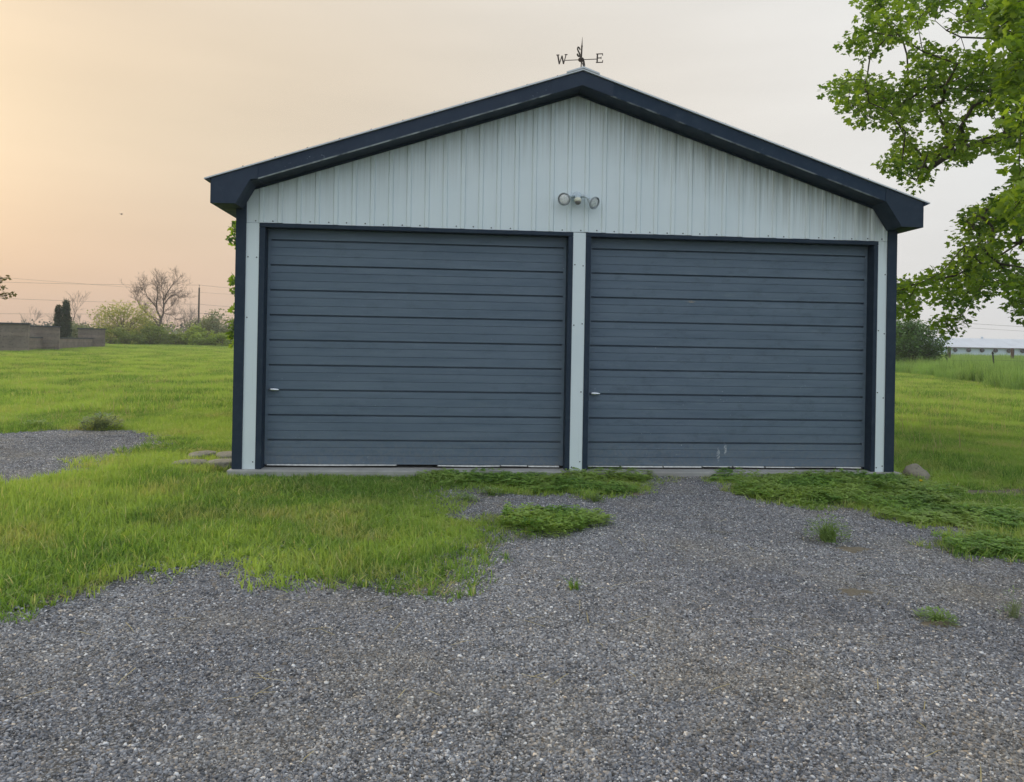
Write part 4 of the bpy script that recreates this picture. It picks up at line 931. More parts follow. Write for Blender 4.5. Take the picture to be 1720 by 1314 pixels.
OFF=[(8,-0.6,6.2),(13.5,3.2,5.4),(11.8,6.6,7.3),(9.9,-0.4,5.2),(11.2,5.1,2.9),(7.9,2.5,4.2),(10,1.7,3.2),(7.1,-0.8,7.3),(12.1,4.1,3.7),(9,1.7,11),(12.9,-1.2,5.7),(12.5,3.8,10.3),(13.1,5.9,4.9),(14.2,1.7,7.3),(14.2,0.4,5.9),(10.5,-0.6,10),(7.7,0.4,8.5),(7.2,-0.5,7.9),(10,-2.2,6.3),(9.2,0.7,4),(6.5,0.3,7.5),(13.4,3.6,5.2),(10.2,-0.7,3.6),(13.7,0.6,7.2),(6.7,-0.4,6.8),(7.8,3.1,9.6),(13.3,4.6,8.4),(12.9,3.5,9.6),(8.5,6.7,9.5),(10.1,-0.1,10.3),(9.2,1.8,9.9),(7.7,0.3,3.7),(11.7,5.3,3),(10,5.5,9.5),(10.2,4.7,10.1),(10.1,-0.1,4.7),(9.2,-0.5,6),(13.4,0.1,8.4),(8.4,2.4,10.6),(12.6,3.9,9.8),(9.6,-1.6,6.8),(14.2,2.6,8.4),(11.3,-0.3,5.4),(9.1,-1.3,5.5),(14.2,5.5,5.4),(9.6,-1.3,4.8),(10.4,0.4,2.9),(7.8,0.5,4.8),(11,5.7,9.2),(14.5,1.1,6.5),(9.2,4.5,9.7),(10.3,-1.3,7.6),(9,3.2,3.4),(8.3,0.5,4.8),(12.2,1.2,3.1),(8.1,4.3,9.3),(12,7.1,6.4),(7.5,-0.5,5.4),(14.2,5,7.7),(14.1,4.1,7),(9.8,0,4.4),(9.9,1.5,10.2),(13,6.2,8.5),(9.5,2,3.6),(7.6,-0.4,7.2),(8.1,0.1,5.4),(12.3,4.4,4.4),(14.5,0.9,6.4),(6.1,3.4,7.2),(14,4.1,6.9),(12.9,1,8.2),(11.4,7.1,4.8),(8,2,10.4),(13,4.9,8.4),(14.8,0.9,6.7),(10.8,0.5,10),(14.1,0.2,5.3),(13.5,6.4,7.5),(9.7,5.2,9.4),(7.4,2.8,9.5),(11.6,6.3,3.8),(13.9,4.5,9),(8.4,5.1,8.9),(13,-1.1,7.5),(11.9,0.3,3.8),(13.3,1.1,5.9),(10.8,-1.4,4.6),(13.7,5.1,9.3),(11.5,-0.8,8.2),(11.4,3.9,10.1),(6.5,4.3,8.7),(12.3,5.3,4.5),(12,-0.1,4.6),(10.6,-1.8,6.9),(8.7,5,10),(11.8,1.9,3.3),(12.5,0.5,4.4),(14.9,2.3,6.7),(8.5,-0.5,7),(7,1.3,5.8),(10.7,5.6,9.7),(13.7,-0.2,5.5),(10.7,2.9,2.9),(14.2,4.8,5.3),(6.2,3.7,8.9),(10.3,2.1,3.1),(14.5,1.3,7.5),(9,-2,6.2),(8.1,1.8,2.9),(14.4,3.3,4.7),(9.3,-0.1,4.7),(10.3,5.8,4.4),(9,0.9,3.1),(6.7,0.3,8.2),(10.2,2.4,11),(9.5,4.9,4),(12,2.4,9.7),(11.2,0.4,3.9),(7.8,2.6,3.8),(13.1,-0.1,8.2),(10.4,-0.6,7.9),(10.9,3.3,10.5),(13.2,6.9,6.2),(11.6,0,10.4),(8.4,5.1,9.3),(14.1,5.1,5.8),(11.7,-1.1,6.6),(13.8,3.3,7.2),(12.9,-1,7.3),(12.6,0.3,4.8),(8.1,4.6,10.4),(10.7,0.7,4),(11.9,-1.2,7.7),(13.1,2.2,5),(8.5,-0.6,9.8),(14,4,5.9),(12.4,0.3,5.3),(11.9,7.3,7.1),(8.8,5.9,9.3),(14.1,4.8,4.8),(14.4,3.5,9.2),(10.6,-1.3,8.1),(11.6,-1.1,6),(10.5,4.6,9.7),(6.4,4.8,7.9),(8.9,-1.2,9.2),(13.8,4,7.1),(5.8,3.5,8.5),(11.4,4.7,3.2),(7.6,-0.8,5.6),(15.1,1.8,6),(8.1,-0.1,9.2),(12.6,5.6,10),(10.2,-2,7.8),(9.6,4,10.6),(12.7,5.8,9.7),(13.5,4.9,6.8),(11.3,6.2,9.6),(11.1,1.3,3.1),(13.3,4,4.9),(9.3,-1.8,6.5),(11.2,-1.8,7.7),(8.5,0,10.2),(11.4,-0.6,5.9),(6.7,1.5,4.6),(14.2,3.6,5.3),(8.4,0.2,3.2),(9.2,3.4,10.9),(10,5.1,3.4),(6.3,-0.3,6.5),(11.4,6.7,5.8),(10.5,4.1,3.6),(6.6,0.3,8.2),(14.3,3.2,4.5),(9.2,6.2,9.9),(8.1,3.2,11),(7.1,6,9.2),(9.5,-1.3,9),(7.1,0.5,5.1),(11.4,0.4,9.9),(8.3,-1.7,8.3),(9.7,1.2,10.4),(14.4,2.1,8),(10.6,6.2,10.3),(8.5,-1.2,7.4),(13.9,-0.5,7.4),(12.4,3.4,9.7),(6.1,3.4,9.3),(13.8,5.6,5.5),(13.3,0.5,7.4),(12.8,4.3,10.1),(13.8,-0.3,7.8),(8.7,-1.1,8.2),(11.1,-0.7,5.4),(13,0.2,7.8),(11.7,3.2,11),(9.8,2.6,3),(11.6,2.1,10.1),(6.2,4.7,9.2),(13.9,6.3,7),(13.2,3.2,9.6),(11.5,-1.7,5.9),(8.4,2.9,10.2),(9.3,0.5,9.4),(8.6,5.5,10.2),(11.8,-0.2,8),(7.9,-0.3,6.1),(12.1,3.7,10.2),(14.7,2.1,5.5),(12.6,-0.4,9.4),(9.4,1.7,2.8),(8.8,5.2,9.4),(10.1,-0.9,5.9),(11.6,3.7,10.5),(7.4,0.2,4.3),(6.3,2.7,9.8),(10.5,0.2,3.9),(12.5,3.9,9.3),(13.1,0.8,9.7),(14.8,4.2,7.5),(10.5,-0.9,6.3),(13.9,0.5,7.3),(12,6.5,5.1),(14,3.4,8.6),(14.5,1.5,6.2),(12,-1.5,6.7),(12.5,3.1,2.8),(13.7,1,7.7),(9.7,1.8,2.4),(6.7,5.9,8.8)]

def lobed():
    ang = [-90, -62, -38, -12, 12, 38, 62, 90, 118, 142, 168, 192, 218, 242]
    # outline as (angle from the stem, radius): five lobes with deep sinuses
    o = [(-180, .10), (-150, .42), (-122, .62), (-100, .52), (-72, .80), (-58, .92), (-40, .60), (-16, .80), (0, 1.0), (16, .80), (40, .60), (58, .92), (72, .80), (100, .52), (122, .62), (150, .42)]
    return np.array([(r*math.cos(R(a)), r*math.sin(R(a)), -.16*r*r*abs(math.sin(R(a)))) for a, r in o])
LEAF = lobed(); NL = len(LEAF)
LV = np.concatenate([[[0, 0, .03]], LEAF]); LF = np.array([(0, 1+i, 1+(i+1) % NL) for i in range(NL)])
def leaf_frames(C, rad, per, size, rg, flat=.75, droop=.35):
    n = len(C)*per
    c = np.repeat(np.asarray(C), per, 0)
    d = rg.normal(size=(n, 3)); d /= np.linalg.norm(d, axis=1)[:, None]
    r = rad*rg.random(n)**.45
    off = d*r[:, None]; off[:, 2] *= flat
    p = c+off
    out = d.copy(); out[:, 2] = out[:, 2]*.4-droop; out += rg.normal(0, .5, (n, 3)); out /= np.linalg.norm(out, axis=1)[:, None]
    nn = rg.normal(0, .55, (n, 3))+[0, 0, 1.]; nn -= out*(nn*out).sum(1)[:, None]; nn /= np.linalg.norm(nn, axis=1)[:, None]
    s = size*rg.uniform(.65, 1.25, n)
    return p, out, np.cross(nn, out), nn, s, np.repeat(np.clip(rg.normal(.45, .2, len(C)), .05, .95), per)+rg.normal(0, .16, n)
def leaf_mesh(name, fr, m):
    p, a, b, c, s, t = fr; n = len(p)
    V = p[:, None]+s[:, None, None]*(LV[None, :, :1]*a[:, None]+LV[None, :, 1:2]*b[:, None]+LV[None, :, 2:]*c[:, None])
    F = (LF[None]+(NL+1)*np.arange(n)[:, None, None]).reshape(-1, 3)
    me = np_mesh(name, V.reshape(-1, 3), F, None, {'tint': np.repeat(np.clip(t, 0, 1), NL+1)}); me.materials.append(m); return me
def skeleton(nodes, parent, clumps, step, rg, bias=.35):
    """grow twigs from the nearest limb node to every clump; returns node list and parents"""
    P = [np.array(p, float) for p in nodes]; par = list(parent); root = np.array(nodes[0], float)
    ds = [0.0]*len(P)
    for i in range(1, len(P)): ds[i] = ds[par[i]]+np.linalg.norm(P[i]-P[par[i]])
    order = sorted(range(len(clumps)), key=lambda i: np.linalg.norm(np.array(clumps[i])-P[len(nodes)//2]))
    tips = []
    for ci in order:
        c = np.array(clumps[ci], float); A = np.array(P)
        dist = np.linalg.norm(A-c, axis=1); cost = dist+bias*np.array(ds)*.25+(A[:, 2] > c[2]+.6)*.3
        j = int(np.argmin(cost)); L = dist[j]; k = max(1, int(L/step)); prev = j; q0 = P[j]
        for s in range(1, k+1):
            t = s/k; q = q0+(c-q0)*t+np.array([0, 0, .10*L*math.sin(math.pi*t)])+rg.normal(0, .035*L*(s < k), 3)
            P.append(q); par.append(prev); ds.append(ds[prev]+np.linalg.norm(q-P[prev])); prev = len(P)-1
        tips.append(prev)
    w = np.zeros(len(P))
    for t in tips: w[t] += 1
    for i in range(len(P)-1, 0, -1): w[par[i]] += w[i]
    return P, par, w
def tree_wood(P, par, w, r1, rmax, nmain):
    trunk, twigs = MB(), MB()
    rad = np.minimum(rmax, r1*np.maximum(w, 1)**.48)
    for i in range(1, len(P)):
        a, b = P[par[i]], P[i]
        if np.linalg.norm(a-b) < 1e-4: continue
        ra = rad[par[i]] if rad[par[i]] < rad[i]*1.9 else rad[i]*1.3
        (trunk if i < nmain else twigs).tube([a, b], [ra, rad[i]], 9 if rad[i] > .05 else (5 if rad[i] > .012 else 4), False)
    return trunk, twigs
maple = thing('maple_tree', 'big leafy maple with branches hanging down beside the right end of the garage', 'tree', (10.1, 2.9, zz(10.1, 2.9, 0)))
TB = np.array([10.1, 2.9, float(zt(10.1, 2.9))])
nodes = [(10.1, 2.9, -.06), (10.1, 2.9, .5), (10.05, 2.88, 1.6), (10.0, 2.9, 2.6), (10.0, 2.95, 3.6), (10.02, 3.0, 4.8), (10.1, 3.0, 6.2), (10.1, 2.9, 7.6), (10.0, 2.9, 9.2)]
parent = [0, 0, 1, 2, 3, 4, 5, 6, 7]
def limb(frm, pts):
    pr = frm
    for p in pts: nodes.append(p); parent.append(pr); pr = len(nodes)-1
    return pr
limb(5, [(9.0, 2.75, 5.3), (8.0, 2.6, 5.62), (7.1, 2.54, 5.74), (6.52, 2.49, 5.67), (5.74, 2.46, 5.65), (5.47, 2.38, 5.70), (5.31, 2.39, 5.83)])
limb(4, [(9.1, 2.8, 4.3), (8.1, 2.6, 4.6), (7.28, 2.53, 4.55), (6.63, 2.39, 4.40), (5.98, 2.44, 4.18), (5.65, 2.47, 4.05), (5.32, 2.5, 3.80)])
limb(3, [(9.0, 2.6, 3.1), (8.1, 2.4, 3.25), (7.3, 2.3, 3.1), (6.6, 2.4, 2.8)])
limb(6, [(9.0, 3.2, 6.9), (8.0, 3.3, 7.2)])
limb(5, [(11.0, 3.6, 5.6), (12.2, 4.2, 6.2)]); limb(6, [(10.8, 2.0, 7.0), (11.6, 1.0, 7.5)]); limb(4, [(10.9, 2.2, 4.4), (12.0, 1.4, 4.9)]); limb(4, [(9.6, 3.9, 4.3), (9.2, 5.2, 5.0)]); limb(5, [(9.5, 2.0, 5.6), (9.0, .8, 6.0), (8.0, .2, 6.2)]); limb(3, [(9.4, 1.9, 3.2), (8.4, .6, 3.6)])
rgm = np.random.default_rng(21)
P, par, w = skeleton(nodes, parent, CLUMPS+NEAR+OFF, .28, rgm)
tr, tw = tree_wood(P, par, w, .0040, .30, len(nodes))
def rel(mb, base): mb.v = [(a-base[0], b-base[1], c-base[2]) for a, b, c in mb.v]; return mb
rel(tr, TB).build('trunk', MAT['bark'], maple, smooth=True)
rel(tw, TB).build('branches', MAT['bark'], maple, smooth=True)
fr = [np.concatenate(z) for z in zip(leaf_frames(np.array(CLUMPS)-TB, .21, 44, .049, rgm), leaf_frames(np.array(NEAR)-TB, .22, 40, .072, rgm), leaf_frames(np.array(OFF)-TB, .62, 46, .085, rgm))]
camr = np.array(CAM)-TB
dd = np.linalg.norm(fr[0]-camr, axis=1)
n1 = len(CLUMPS)*44; seen = np.arange(len(dd)) < n1+len(NEAR)*40
order = np.argsort(np.where(seen, dd/fr[4], 1e9)); pick = order[:300]
mask = np.ones(len(dd), bool); mask[pick] = False
kind(link('foliage', leaf_mesh('foliage', [a[mask] for a in fr], MAT['maple']), None, maple), 'stuff')
for i in range(2):
    pass
leafs = []
for t in np.linspace(.15, .9, 6):
    me = np_mesh('leaf', LV, LF, None, {'tint': np.full(NL+1, t)}); me.materials.append(MAT['maple']); leafs.append(me)
for j in pick:
    p, a, b, c, s, t = (z[j] for z in fr)
    o = link('leaf', leafs[int(np.clip(t, 0, .99)*6)], None, maple)
    o.matrix_local = Matrix(((a[0]*s, b[0]*s, c[0]*s, p[0]), (a[1]*s, b[1]*s, c[1]*s, p[1]), (a[2]*s, b[2]*s, c[2]*s, p[2]), (0, 0, 0, 1)))

# ------------------------------------------------------------------ other vegetation
def leaf_cards(C, rad, per, size, rg, flat=.8):
    """small pointed leaves (a folded rhombus each) round the clump centres"""
    p, a, b, c, s, t = leaf_frames(C, rad, per, size, rg, flat, .1); n = len(p)
    sh = np.array([(0, 0, 0), (.5, .34, .06), (1, 0, -.05), (.5, -.34, .06)])
    V = p[:, None]+s[:, None, None]*(sh[None, :, :1]*a[:, None]+sh[None, :, 1:2]*b[:, None]+sh[None, :, 2:]*c[:, None])
    i4 = np.arange(n)[:, None]*4
    T = np.concatenate([i4+np.array([[0, 1, 2]]), i4+np.array([[0, 2, 3]])])
    return V.reshape(-1, 3), T, np.repeat(np.clip(t, 0, 1), 4)
def shrub(name, label, loc, rx, ry, h, m, size, nclump=60, per=26, seed=1, cat='shrub', group=None, wood='twig', core=.35, lift=0.):
    rg = np.random.default_rng(seed)
    o = thing(name, label, cat, loc, group)
    d = rg.normal(size=(nclump, 3)); d /= np.linalg.norm(d, axis=1)[:, None]
    r = rg.uniform(core, 1, nclump)**.5
    C = d*r[:, None]*(1+.18*np.sin(4*np.arctan2(d[:, 1], d[:, 0])+seed)+rg.normal(0, .07, nclump))[:, None]
    C = np.stack([C[:, 0]*rx, C[:, 1]*ry, lift+(C[:, 2]*.5+.5)*(h-lift)], 1); C[:, 2] = np.maximum(C[:, 2], .05)
    mb = MB()
    for i in range(0, nclump, 2):
        c = C[i]; mid = c*.5+np.array([c[0]*-.15, c[1]*-.15, .1*h]); mb.tube([(c[0]*.05, c[1]*.05, 0), mid, c], [.02*h/2, .012*h/2, .004*h/2], 4, False)
    mb.build('stems', MAT[wood], o)
    V, T, t = leaf_cards(C, .34*min(rx, h*.5), per, size, rg)
    link('leaves', np_mesh('leaves', V, T, None, {'tint': t}), MAT[m], o)
    return o
def gz(x, y): return float(zt(x, y))
shrub('round_bush', 'dense round green bush beyond the right corner of the garage', (31.4, 44.8, gz(31.4, 44.8)), 2.1, 2.0, 3.7, 'bush', .20, 190, 64, 5, 'bush', wood='bark')
for args in (
    ('pale_shrub', 'large pale yellow green shrub right of the block wall', (-41.2, 90.9), 3.5, 2.5, 5.3, 'willow', .26, 150, 34, 2, .3),
    ('shrub', 'low mossy shrub at the foot of the large pale shrub', (-40.3, 85.8), 3.0, 1.6, 2.0, 'shrub', .24, 70, 30, 3, .3),
    ('shrub', 'dark low shrub in front of the big bare tree', (-36.9, 87.5), 2.4, 1.6, 2.3, 'shrub', .24, 80, 34, 4, .3),
    ('shrub', 'low shrub between the dark shrub and the narrow bright one', (-34.0, 88.6), 2.0, 1.4, 1.5, 'shrub', .24, 60, 30, 14, .3),
    ('shrub', 'narrow bright green shrub standing before the utility pole', (-31.6, 87.1), 1.1, 1.0, 2.5, 'shrub_light', .24, 50, 30, 6, .3),
    ('shrub', 'tall grey green bush right of the utility pole', (-34.0, 105.4), 3.0, 2.2, 4.6, 'shrub_grey', .28, 120, 34, 7, .3),
    ('shrub', 'dome shaped grey bush behind the utility pole', (-42.6, 126.2), 3.4, 2.4, 3.9, 'shrub_grey', .3, 100, 34, 8, .3),
    ('shrub', 'low bright hedge plant nearest the garage on the field edge', (-27.6, 84.9), 2.0, 1.3, 1.55, 'shrub_light', .24, 60, 30, 9, .3),
    ('shrub', 'low bright hedge plant just right of the narrow bright shrub', (-30.0, 85.6), 1.8, 1.3, 1.7, 'shrub_light', .24, 60, 30, 10, .3),
    ('shrub', 'mid green thicket behind the dark shrub and left of the bare trunk', (-42.0, 99.0), 3.2, 2.2, 3.4, 'shrub', .28, 100, 30, 12, .3),
    ('shrub', 'grey green thicket behind the gap in the block wall', (-51.5, 100.0), 2.6, 2.0, 2.8, 'shrub_grey', .3, 80, 30, 13, .3)):
    nm, lab, (x, y), rx, ry, h, m, s, nc, per, seed, lift = args
    shrub(nm, lab, (x, y, gz(x, y)-.05), rx, ry, h, m, s, nc, per, seed, 'shrub', 'shrubs along the far field edge', lift=0.)
def cedar(label, x, y, h, r, seed):
    rg = np.random.default_rng(seed); o = thing('cedar_tree', label, 'tree', (x, y, gz(x, y)), 'dark cedars behind the block wall')
    MB().tube([(0, 0, 0), (0, 0, h*.9)], [.12, .02], 6).build('trunk', MAT['bark'], o)
    n = 190; z = h*rg.uniform(.03, 1, n)**.9; a = rg.uniform(0, 6.3, n)
    rr = r*(1-z/h)**.62*rg.uniform(.6, 1.05, n)*(1+.2*np.sin(z*3.1+a))
    C = np.stack([rr*np.cos(a), rr*np.sin(a), z], 1)
    V, T, t = leaf_cards(C, .28, 26, .17, rg, 1.5)
    link('foliage', np_mesh('foliage', V, T, None, {'tint': t}), MAT['cedar'], o)
cedar('taller right hand cedar of the dark pair behind the block wall', -41.0, 75.9, 4.45, .44, 1)
cedar('shorter left hand cedar of the dark pair behind the block wall', -41.8, 76.0, 3.9, .36, 2)

def bare_tree(label, x, y, h, r0, seed, m, depth=5, spread=.62, fork=.25, group=None, name='bare_tree', minr=.011):
    rnd = random.Random(seed); o = thing(name, label, 'tree', (x, y, gz(x, y)-.05), group)
    trunk, crown = MB(), MB()
    def grow(p, d, L, r, lv):
        k = 4 if lv < 3 else 3; pts, rs = [p], [r]; q = p; dd = d
        for i in range(k):
            dd = (dd+Vector((rnd.gauss(0, .13), rnd.gauss(0, .13), .05+rnd.gauss(0, .06)))).normalized()
            q = q+dd*L/k; pts.append(q); rs.append(max(minr*.8, r*(1-.42*(i+1)/k)))
        (trunk if lv == 0 else crown).tube(pts, rs, 7 if lv < 2 else 3, False)
        if lv >= depth: return
        n = rnd.choice((3, 3, 4)) if lv < 2 else rnd.choice((3, 4, 5))
        for i in range(n):
            t = 1 if i < 2 else rnd.uniform(.3, .95)
            b = pts[min(k, max(1, round(t*k)))]
            ax = Vector((rnd.gauss(0, 1), rnd.gauss(0, 1), rnd.gauss(0, .35))); ax = (ax-dd*ax.dot(dd)).normalized()
            ang = spread*rnd.uniform(.55, 1.25)
            nd = (dd*math.cos(ang)+ax*math.sin(ang)); nd.z += .12; nd.normalize()
            grow(b, nd, L*rnd.uniform(.58, .84), max(minr, rs[-1]*rnd.uniform(.55, .85)), lv+1)
    grow(Vector((0, 0, 0)), Vector((rnd.gauss(0, .04), 0, 1)).normalized(), h*fork, r0, 0)
    zs = [v[2] for v in crown.v]; k = h/max(zs)
    for mb in (trunk, crown): mb.v = [(a*k, b*k, c*k) for a, b, c in mb.v]
    trunk.build('trunk', MAT[m], o); crown.build('branches', MAT[m], o)
    return o
def limb_tree(label, x, y, limbs, m, seed):
    """bare tree with its main limbs laid out (metres across, up) and twigs grown from them"""
    rnd = random.Random(seed); o = thing('bare_tree', label, 'tree', (x, y, gz(x, y)-.05))
    trunk, crown = MB(), MB()
    def twig(p, d, L, r, lv):
        pts, q, dd = [p], p, d
        for i in range(4):
            dd = (dd+Vector((rnd.gauss(0, .16), rnd.gauss(0, .16), .06+rnd.gauss(0, .1)))).normalized(); q = q+dd*L/4; pts.append(q)
        crown.tube(pts, [r, r*.85, r*.7, r*.55, r*.4], 3, False)
        if lv >= 3: return
        for i in range(rnd.choice((3, 4, 4))):
            b = pts[rnd.choice((1, 2, 3, 4))]; ax = Vector((rnd.gauss(0, 1), rnd.gauss(0, .7), rnd.gauss(0, .5))).normalized()
            twig(b, (dd+ax*.75).normalized(), L*rnd.uniform(.5, .8), max(.008, r*.6), lv+1)
    for li, (r0, r1, pts) in enumerate(limbs):
        ys = 0; P = []
        sl = rnd.uniform(-.5, .5) if li else 0
        for i, (a, b) in enumerate(pts): P.append(Vector((a, sl*i*.5, b)))
        n = len(P); rs = [r0+(r1-r0)*i/(n-1) for i in range(n)]
        (trunk if li == 0 else crown).tube(P, rs, 7, False)
        if li == 0: continue
        for i in range(1, n):
            d = (P[i]-P[i-1]).normalized()
            for k in range(3 if i < n-1 else 5):
                t = rnd.random() if i < n-1 else rnd.uniform(.5, 1)
                ax = Vector((rnd.gauss(0, 1), rnd.gauss(0, .8), rnd.gauss(.1, .5))).normalized()
                twig(P[i-1].lerp(P[i], t), (d+ax*.8).normalized(), rnd.uniform(.7, 1.5), .022, 0 if i > 1 else 1)
    trunk.build('trunk', MAT[m], o); crown.build('branches', MAT[m], o)
def cr(*p): return [((a-560)*.0090, (1050-b)*.0088) for a, b in p]
limb_tree('big spreading bare tree rising above the far shrubs', -38.7, 95.7, [
    (.20, .15, cr((552, 1060), (556, 890), (560, 780), (572, 665))),
    (.12, .035, cr((556, 790), (500, 690), (400, 610), (290, 490), (268, 415), (275, 330))),
    (.07, .03, cr((566, 700), (500, 655), (440, 635), (350, 590))),
    (.13, .04, cr((572, 668), (512, 545), (508, 430), (525, 300), (505, 200))),
    (.08, .03, cr((505, 500), (440, 410), (385, 335), (365, 250))),
    (.13, .04, cr((573, 665), (602, 590), (606, 470), (602, 400), (640, 300), (700, 190), (735, 140))),
    (.08, .03, cr((606, 470), (650, 380), (690, 320), (750, 300), (830, 365))),
    (.05, .025, cr((606, 585), (655, 525), (740, 460))),
    (.05, .025, cr((610, 580), (660, 600), (720, 612), (790, 665))),
    (.06, .025, cr((604, 400), (600, 320), (575, 230), (580, 160)))], 'twig', 3)
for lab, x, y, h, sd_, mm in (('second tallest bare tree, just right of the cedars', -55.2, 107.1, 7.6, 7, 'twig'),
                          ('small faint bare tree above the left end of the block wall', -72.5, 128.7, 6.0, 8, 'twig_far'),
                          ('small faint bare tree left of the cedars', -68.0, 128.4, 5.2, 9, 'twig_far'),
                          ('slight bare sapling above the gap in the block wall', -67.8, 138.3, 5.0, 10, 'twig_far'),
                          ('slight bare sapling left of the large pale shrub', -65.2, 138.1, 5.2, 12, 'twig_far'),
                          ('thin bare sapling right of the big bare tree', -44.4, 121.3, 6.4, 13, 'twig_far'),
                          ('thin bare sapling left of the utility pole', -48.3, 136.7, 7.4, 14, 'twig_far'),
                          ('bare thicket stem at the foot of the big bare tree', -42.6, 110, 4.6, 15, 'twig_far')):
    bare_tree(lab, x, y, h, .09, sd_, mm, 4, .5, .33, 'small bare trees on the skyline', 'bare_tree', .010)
# leafy tree hidden behind the garage, its twigs showing past the left corner trim
def leafy_tree(name, label, base, h, crown_c, crown_r, extra, size, m, seed, n=60, per=26):
    rg = np.random.default_rng(seed); b = np.array([base[0], base[1], gz(*base)])
    nodes = [tuple(b), tuple(b+[0, 0, h*.25]), tuple(b+[.05, 0, h*.45]), tuple(b+[0, .05, h*.62])]; pr = [0, 0, 1, 2]
    d = rg.normal(size=(n, 3)); d /= np.linalg.norm(d, axis=1)[:, None]
    C = np.array(crown_c)+d*(rg.uniform(.4, 1, n)**.5)[:, None]*np.array(crown_r)
    C = [tuple(c) for c in C]+[tuple(e) for e in extra]
    side = 1 if crown_c[0] > np.mean([e[0] for e in extra]) else -1
    for e in extra:
        nodes.append((e[0]+side*.75, e[1]+.1, e[2]-.15)); pr.append(int(np.argmin([abs(q[2]-e[2]+.5) for q in nodes[:4]])))
    P, par, w = skeleton(nodes, pr, C, .4, rg); tr, tw = tree_wood(P, par, w, .006, .12, 4)
    o = thing(name, label, 'tree', tuple(b))
    rel(tr, b).build('trunk', MAT['bark'], o, smooth=True); rel(tw, b).build('branches', MAT['bark'], o)
    link('foliage', leaf_mesh('foliage', leaf_frames(np.array(C)-b, .17, per, size, rg), MAT[m]), None, o)
    return o
YTREE= [(-6.16, 10.17, 3.79), (-6.16, 10.3, 3.89), (-6.12, 10.06, 3.53), (-6.14, 10.3, 3.46), (-6.14, 10.11, 2.63), (-6.1, 10.14, 2.47), (-6.13, 10.27, 2.34), (-6.14, 10.15, 1.62), (-6.12, 10.19, 1.47), (-6.09, 10.03, 1.34), (-6.11, 10.25, 1.22), (-6.08, 10.18, 1.96)]
LTREE= [(-18.72, 23.85, 3.48), (-18.66, 23.98, 3.58), (-18.63, 23.73, 3.19), (-18.6, 23.97, 2.91), (-18.63, 23.78, 2.82), (-18.37, 23.8, 2.92), (-19.01, 23.97, 3.34), (-18.97, 23.84, 2.84)]

leafy_tree('young_maple', 'leafy young tree standing behind the left wall of the garage', (-5.15, 9.6), 4.4, (-4.7, 9.9, 2.6), (.75, .9, 1.7), YTREE, .075, 'maple', 5, 40)
leafy_tree('field_tree', 'olive leaved branch tips reaching in at the far left edge', (-22.6, 23.5), 6.5, (-21.9, 23.6, 4.4), (2.0, 2.2, 2.3), LTREE, .10, 'budding', 6, 70, 11)
# far woodland along the horizon
def treeline(name, pts, h0, h1, m, seed):
    rg = np.random.default_rng(seed); C = []
    for (x0, y0), (x1, y1), n in pts:
        t = rg.random(n); x = x0+(x1-x0)*t+rg.normal(0, 2, n); y = y0+(y1-y0)*t+rg.normal(0, 4, n)
        hh = (h0+(h1-h0)*(.5+.5*np.sin(t*37+seed)*np.sin(t*91)))
        C.append(np.stack([x, y, np.array([gz(a, b) for a, b in zip(x, y)])+hh*rg.random(n)**.8], 1))
    C = np.concatenate(C); V, T, t = leaf_cards(C, 1.0, 12, .7, rg)
    kind(link(name, np_mesh(name, V, T, None, {'tint': t}), MAT[m]), 'stuff')
treeline('far_woodland', [((-190, 190), (-60, 205), 1100), ((-60, 205), (20, 215), 500)], 2.0, 4.4, 'treeline', 3)
treeline('far_thicket', [((-75, 135), (-40, 140), 260)], 1.0, 2.2, 'shrub_grey', 4)
treeline('far_right_woodland', [((110, 290), (330, 250), 700)], 1.5, 3.0, 'treeline', 5)

# ------------------------------------------------------------------ block wall on the left
bw = thing('block_wall', 'low grey brown block wall with three capped pillars across the left field', 'wall', (-31, 55, 0))
def course_box(cx, cy, wx, wy, z0, h, yaw_, nc, name, capm=True, over=.08):
    """stack of block courses with recessed joints"""
    o = MB(); ch = h/nc
    blocks = []
    c, s = math.cos(yaw_), math.sin(yaw_)
    def pt(a, b, z): return (cx+a*c-b*s+31, cy+a*s+b*c-55, z)
    def bx(a0, a1, b0, b1, z0, z1):
        return [pt(a0, b0, z0), pt(a1, b0, z0), pt(a1, b1, z0), pt(a0, b1, z0), pt(a0, b0, z1), pt(a1, b0, z1), pt(a1, b1, z1), pt(a0, b1, z1)], [(0,3,2,1),(4,5,6,7),(0,1,5,4),(1,2,6,5),(2,3,7,6),(3,0,4,7)]
    core = MB().add(*bx(-wx/2+.02, wx/2-.02, -wy/2+.02, wy/2-.02, z0-.2, z0+h-.01))
    body = core.build(name, MAT['block'], bw)
    for i in range(nc):
        e = random.uniform(-.012, .012)
        MB().add(*bx(-wx/2+e, wx/2+e, -wy/2+e, wy/2+e, z0+ch*i+.018, z0+ch*(i+1)-.018)).build('block_course', MAT['block_b' if random.random() < .45 else 'block'], body)
    if capm:
        MB().add(*bx(-wx/2-over, wx/2+over, -wy/2-over, wy/2+over, z0+h, z0+h+.09)).build('cap_slab', MAT['blockcap'], body)
YW = R(24)
course_box(-30.9, 47.0, 2.2, 1.6, .0, 2.12, YW, 8, 'pillar')
course_box(-32.7, 54.9, 2.2, 1.6, .0, 2.08, YW, 8, 'pillar')
course_box(-34.1, 66.2, 2.2, 1.6, .05, 2.04, YW, 8, 'pillar')
course_box(-33.2, 60.6, .6, 10.0, .05, 1.15, R(9), 4, 'wall_section', True, .04)
course_box(-33.2, 45.4, 3.4, .6, .0, 1.25, R(24), 5, 'wall_section', True, .04)
course_box(-31.9, 51.0, .6, 6.5, .0, 1.2, R(14), 5, 'wall_section', True, .04)

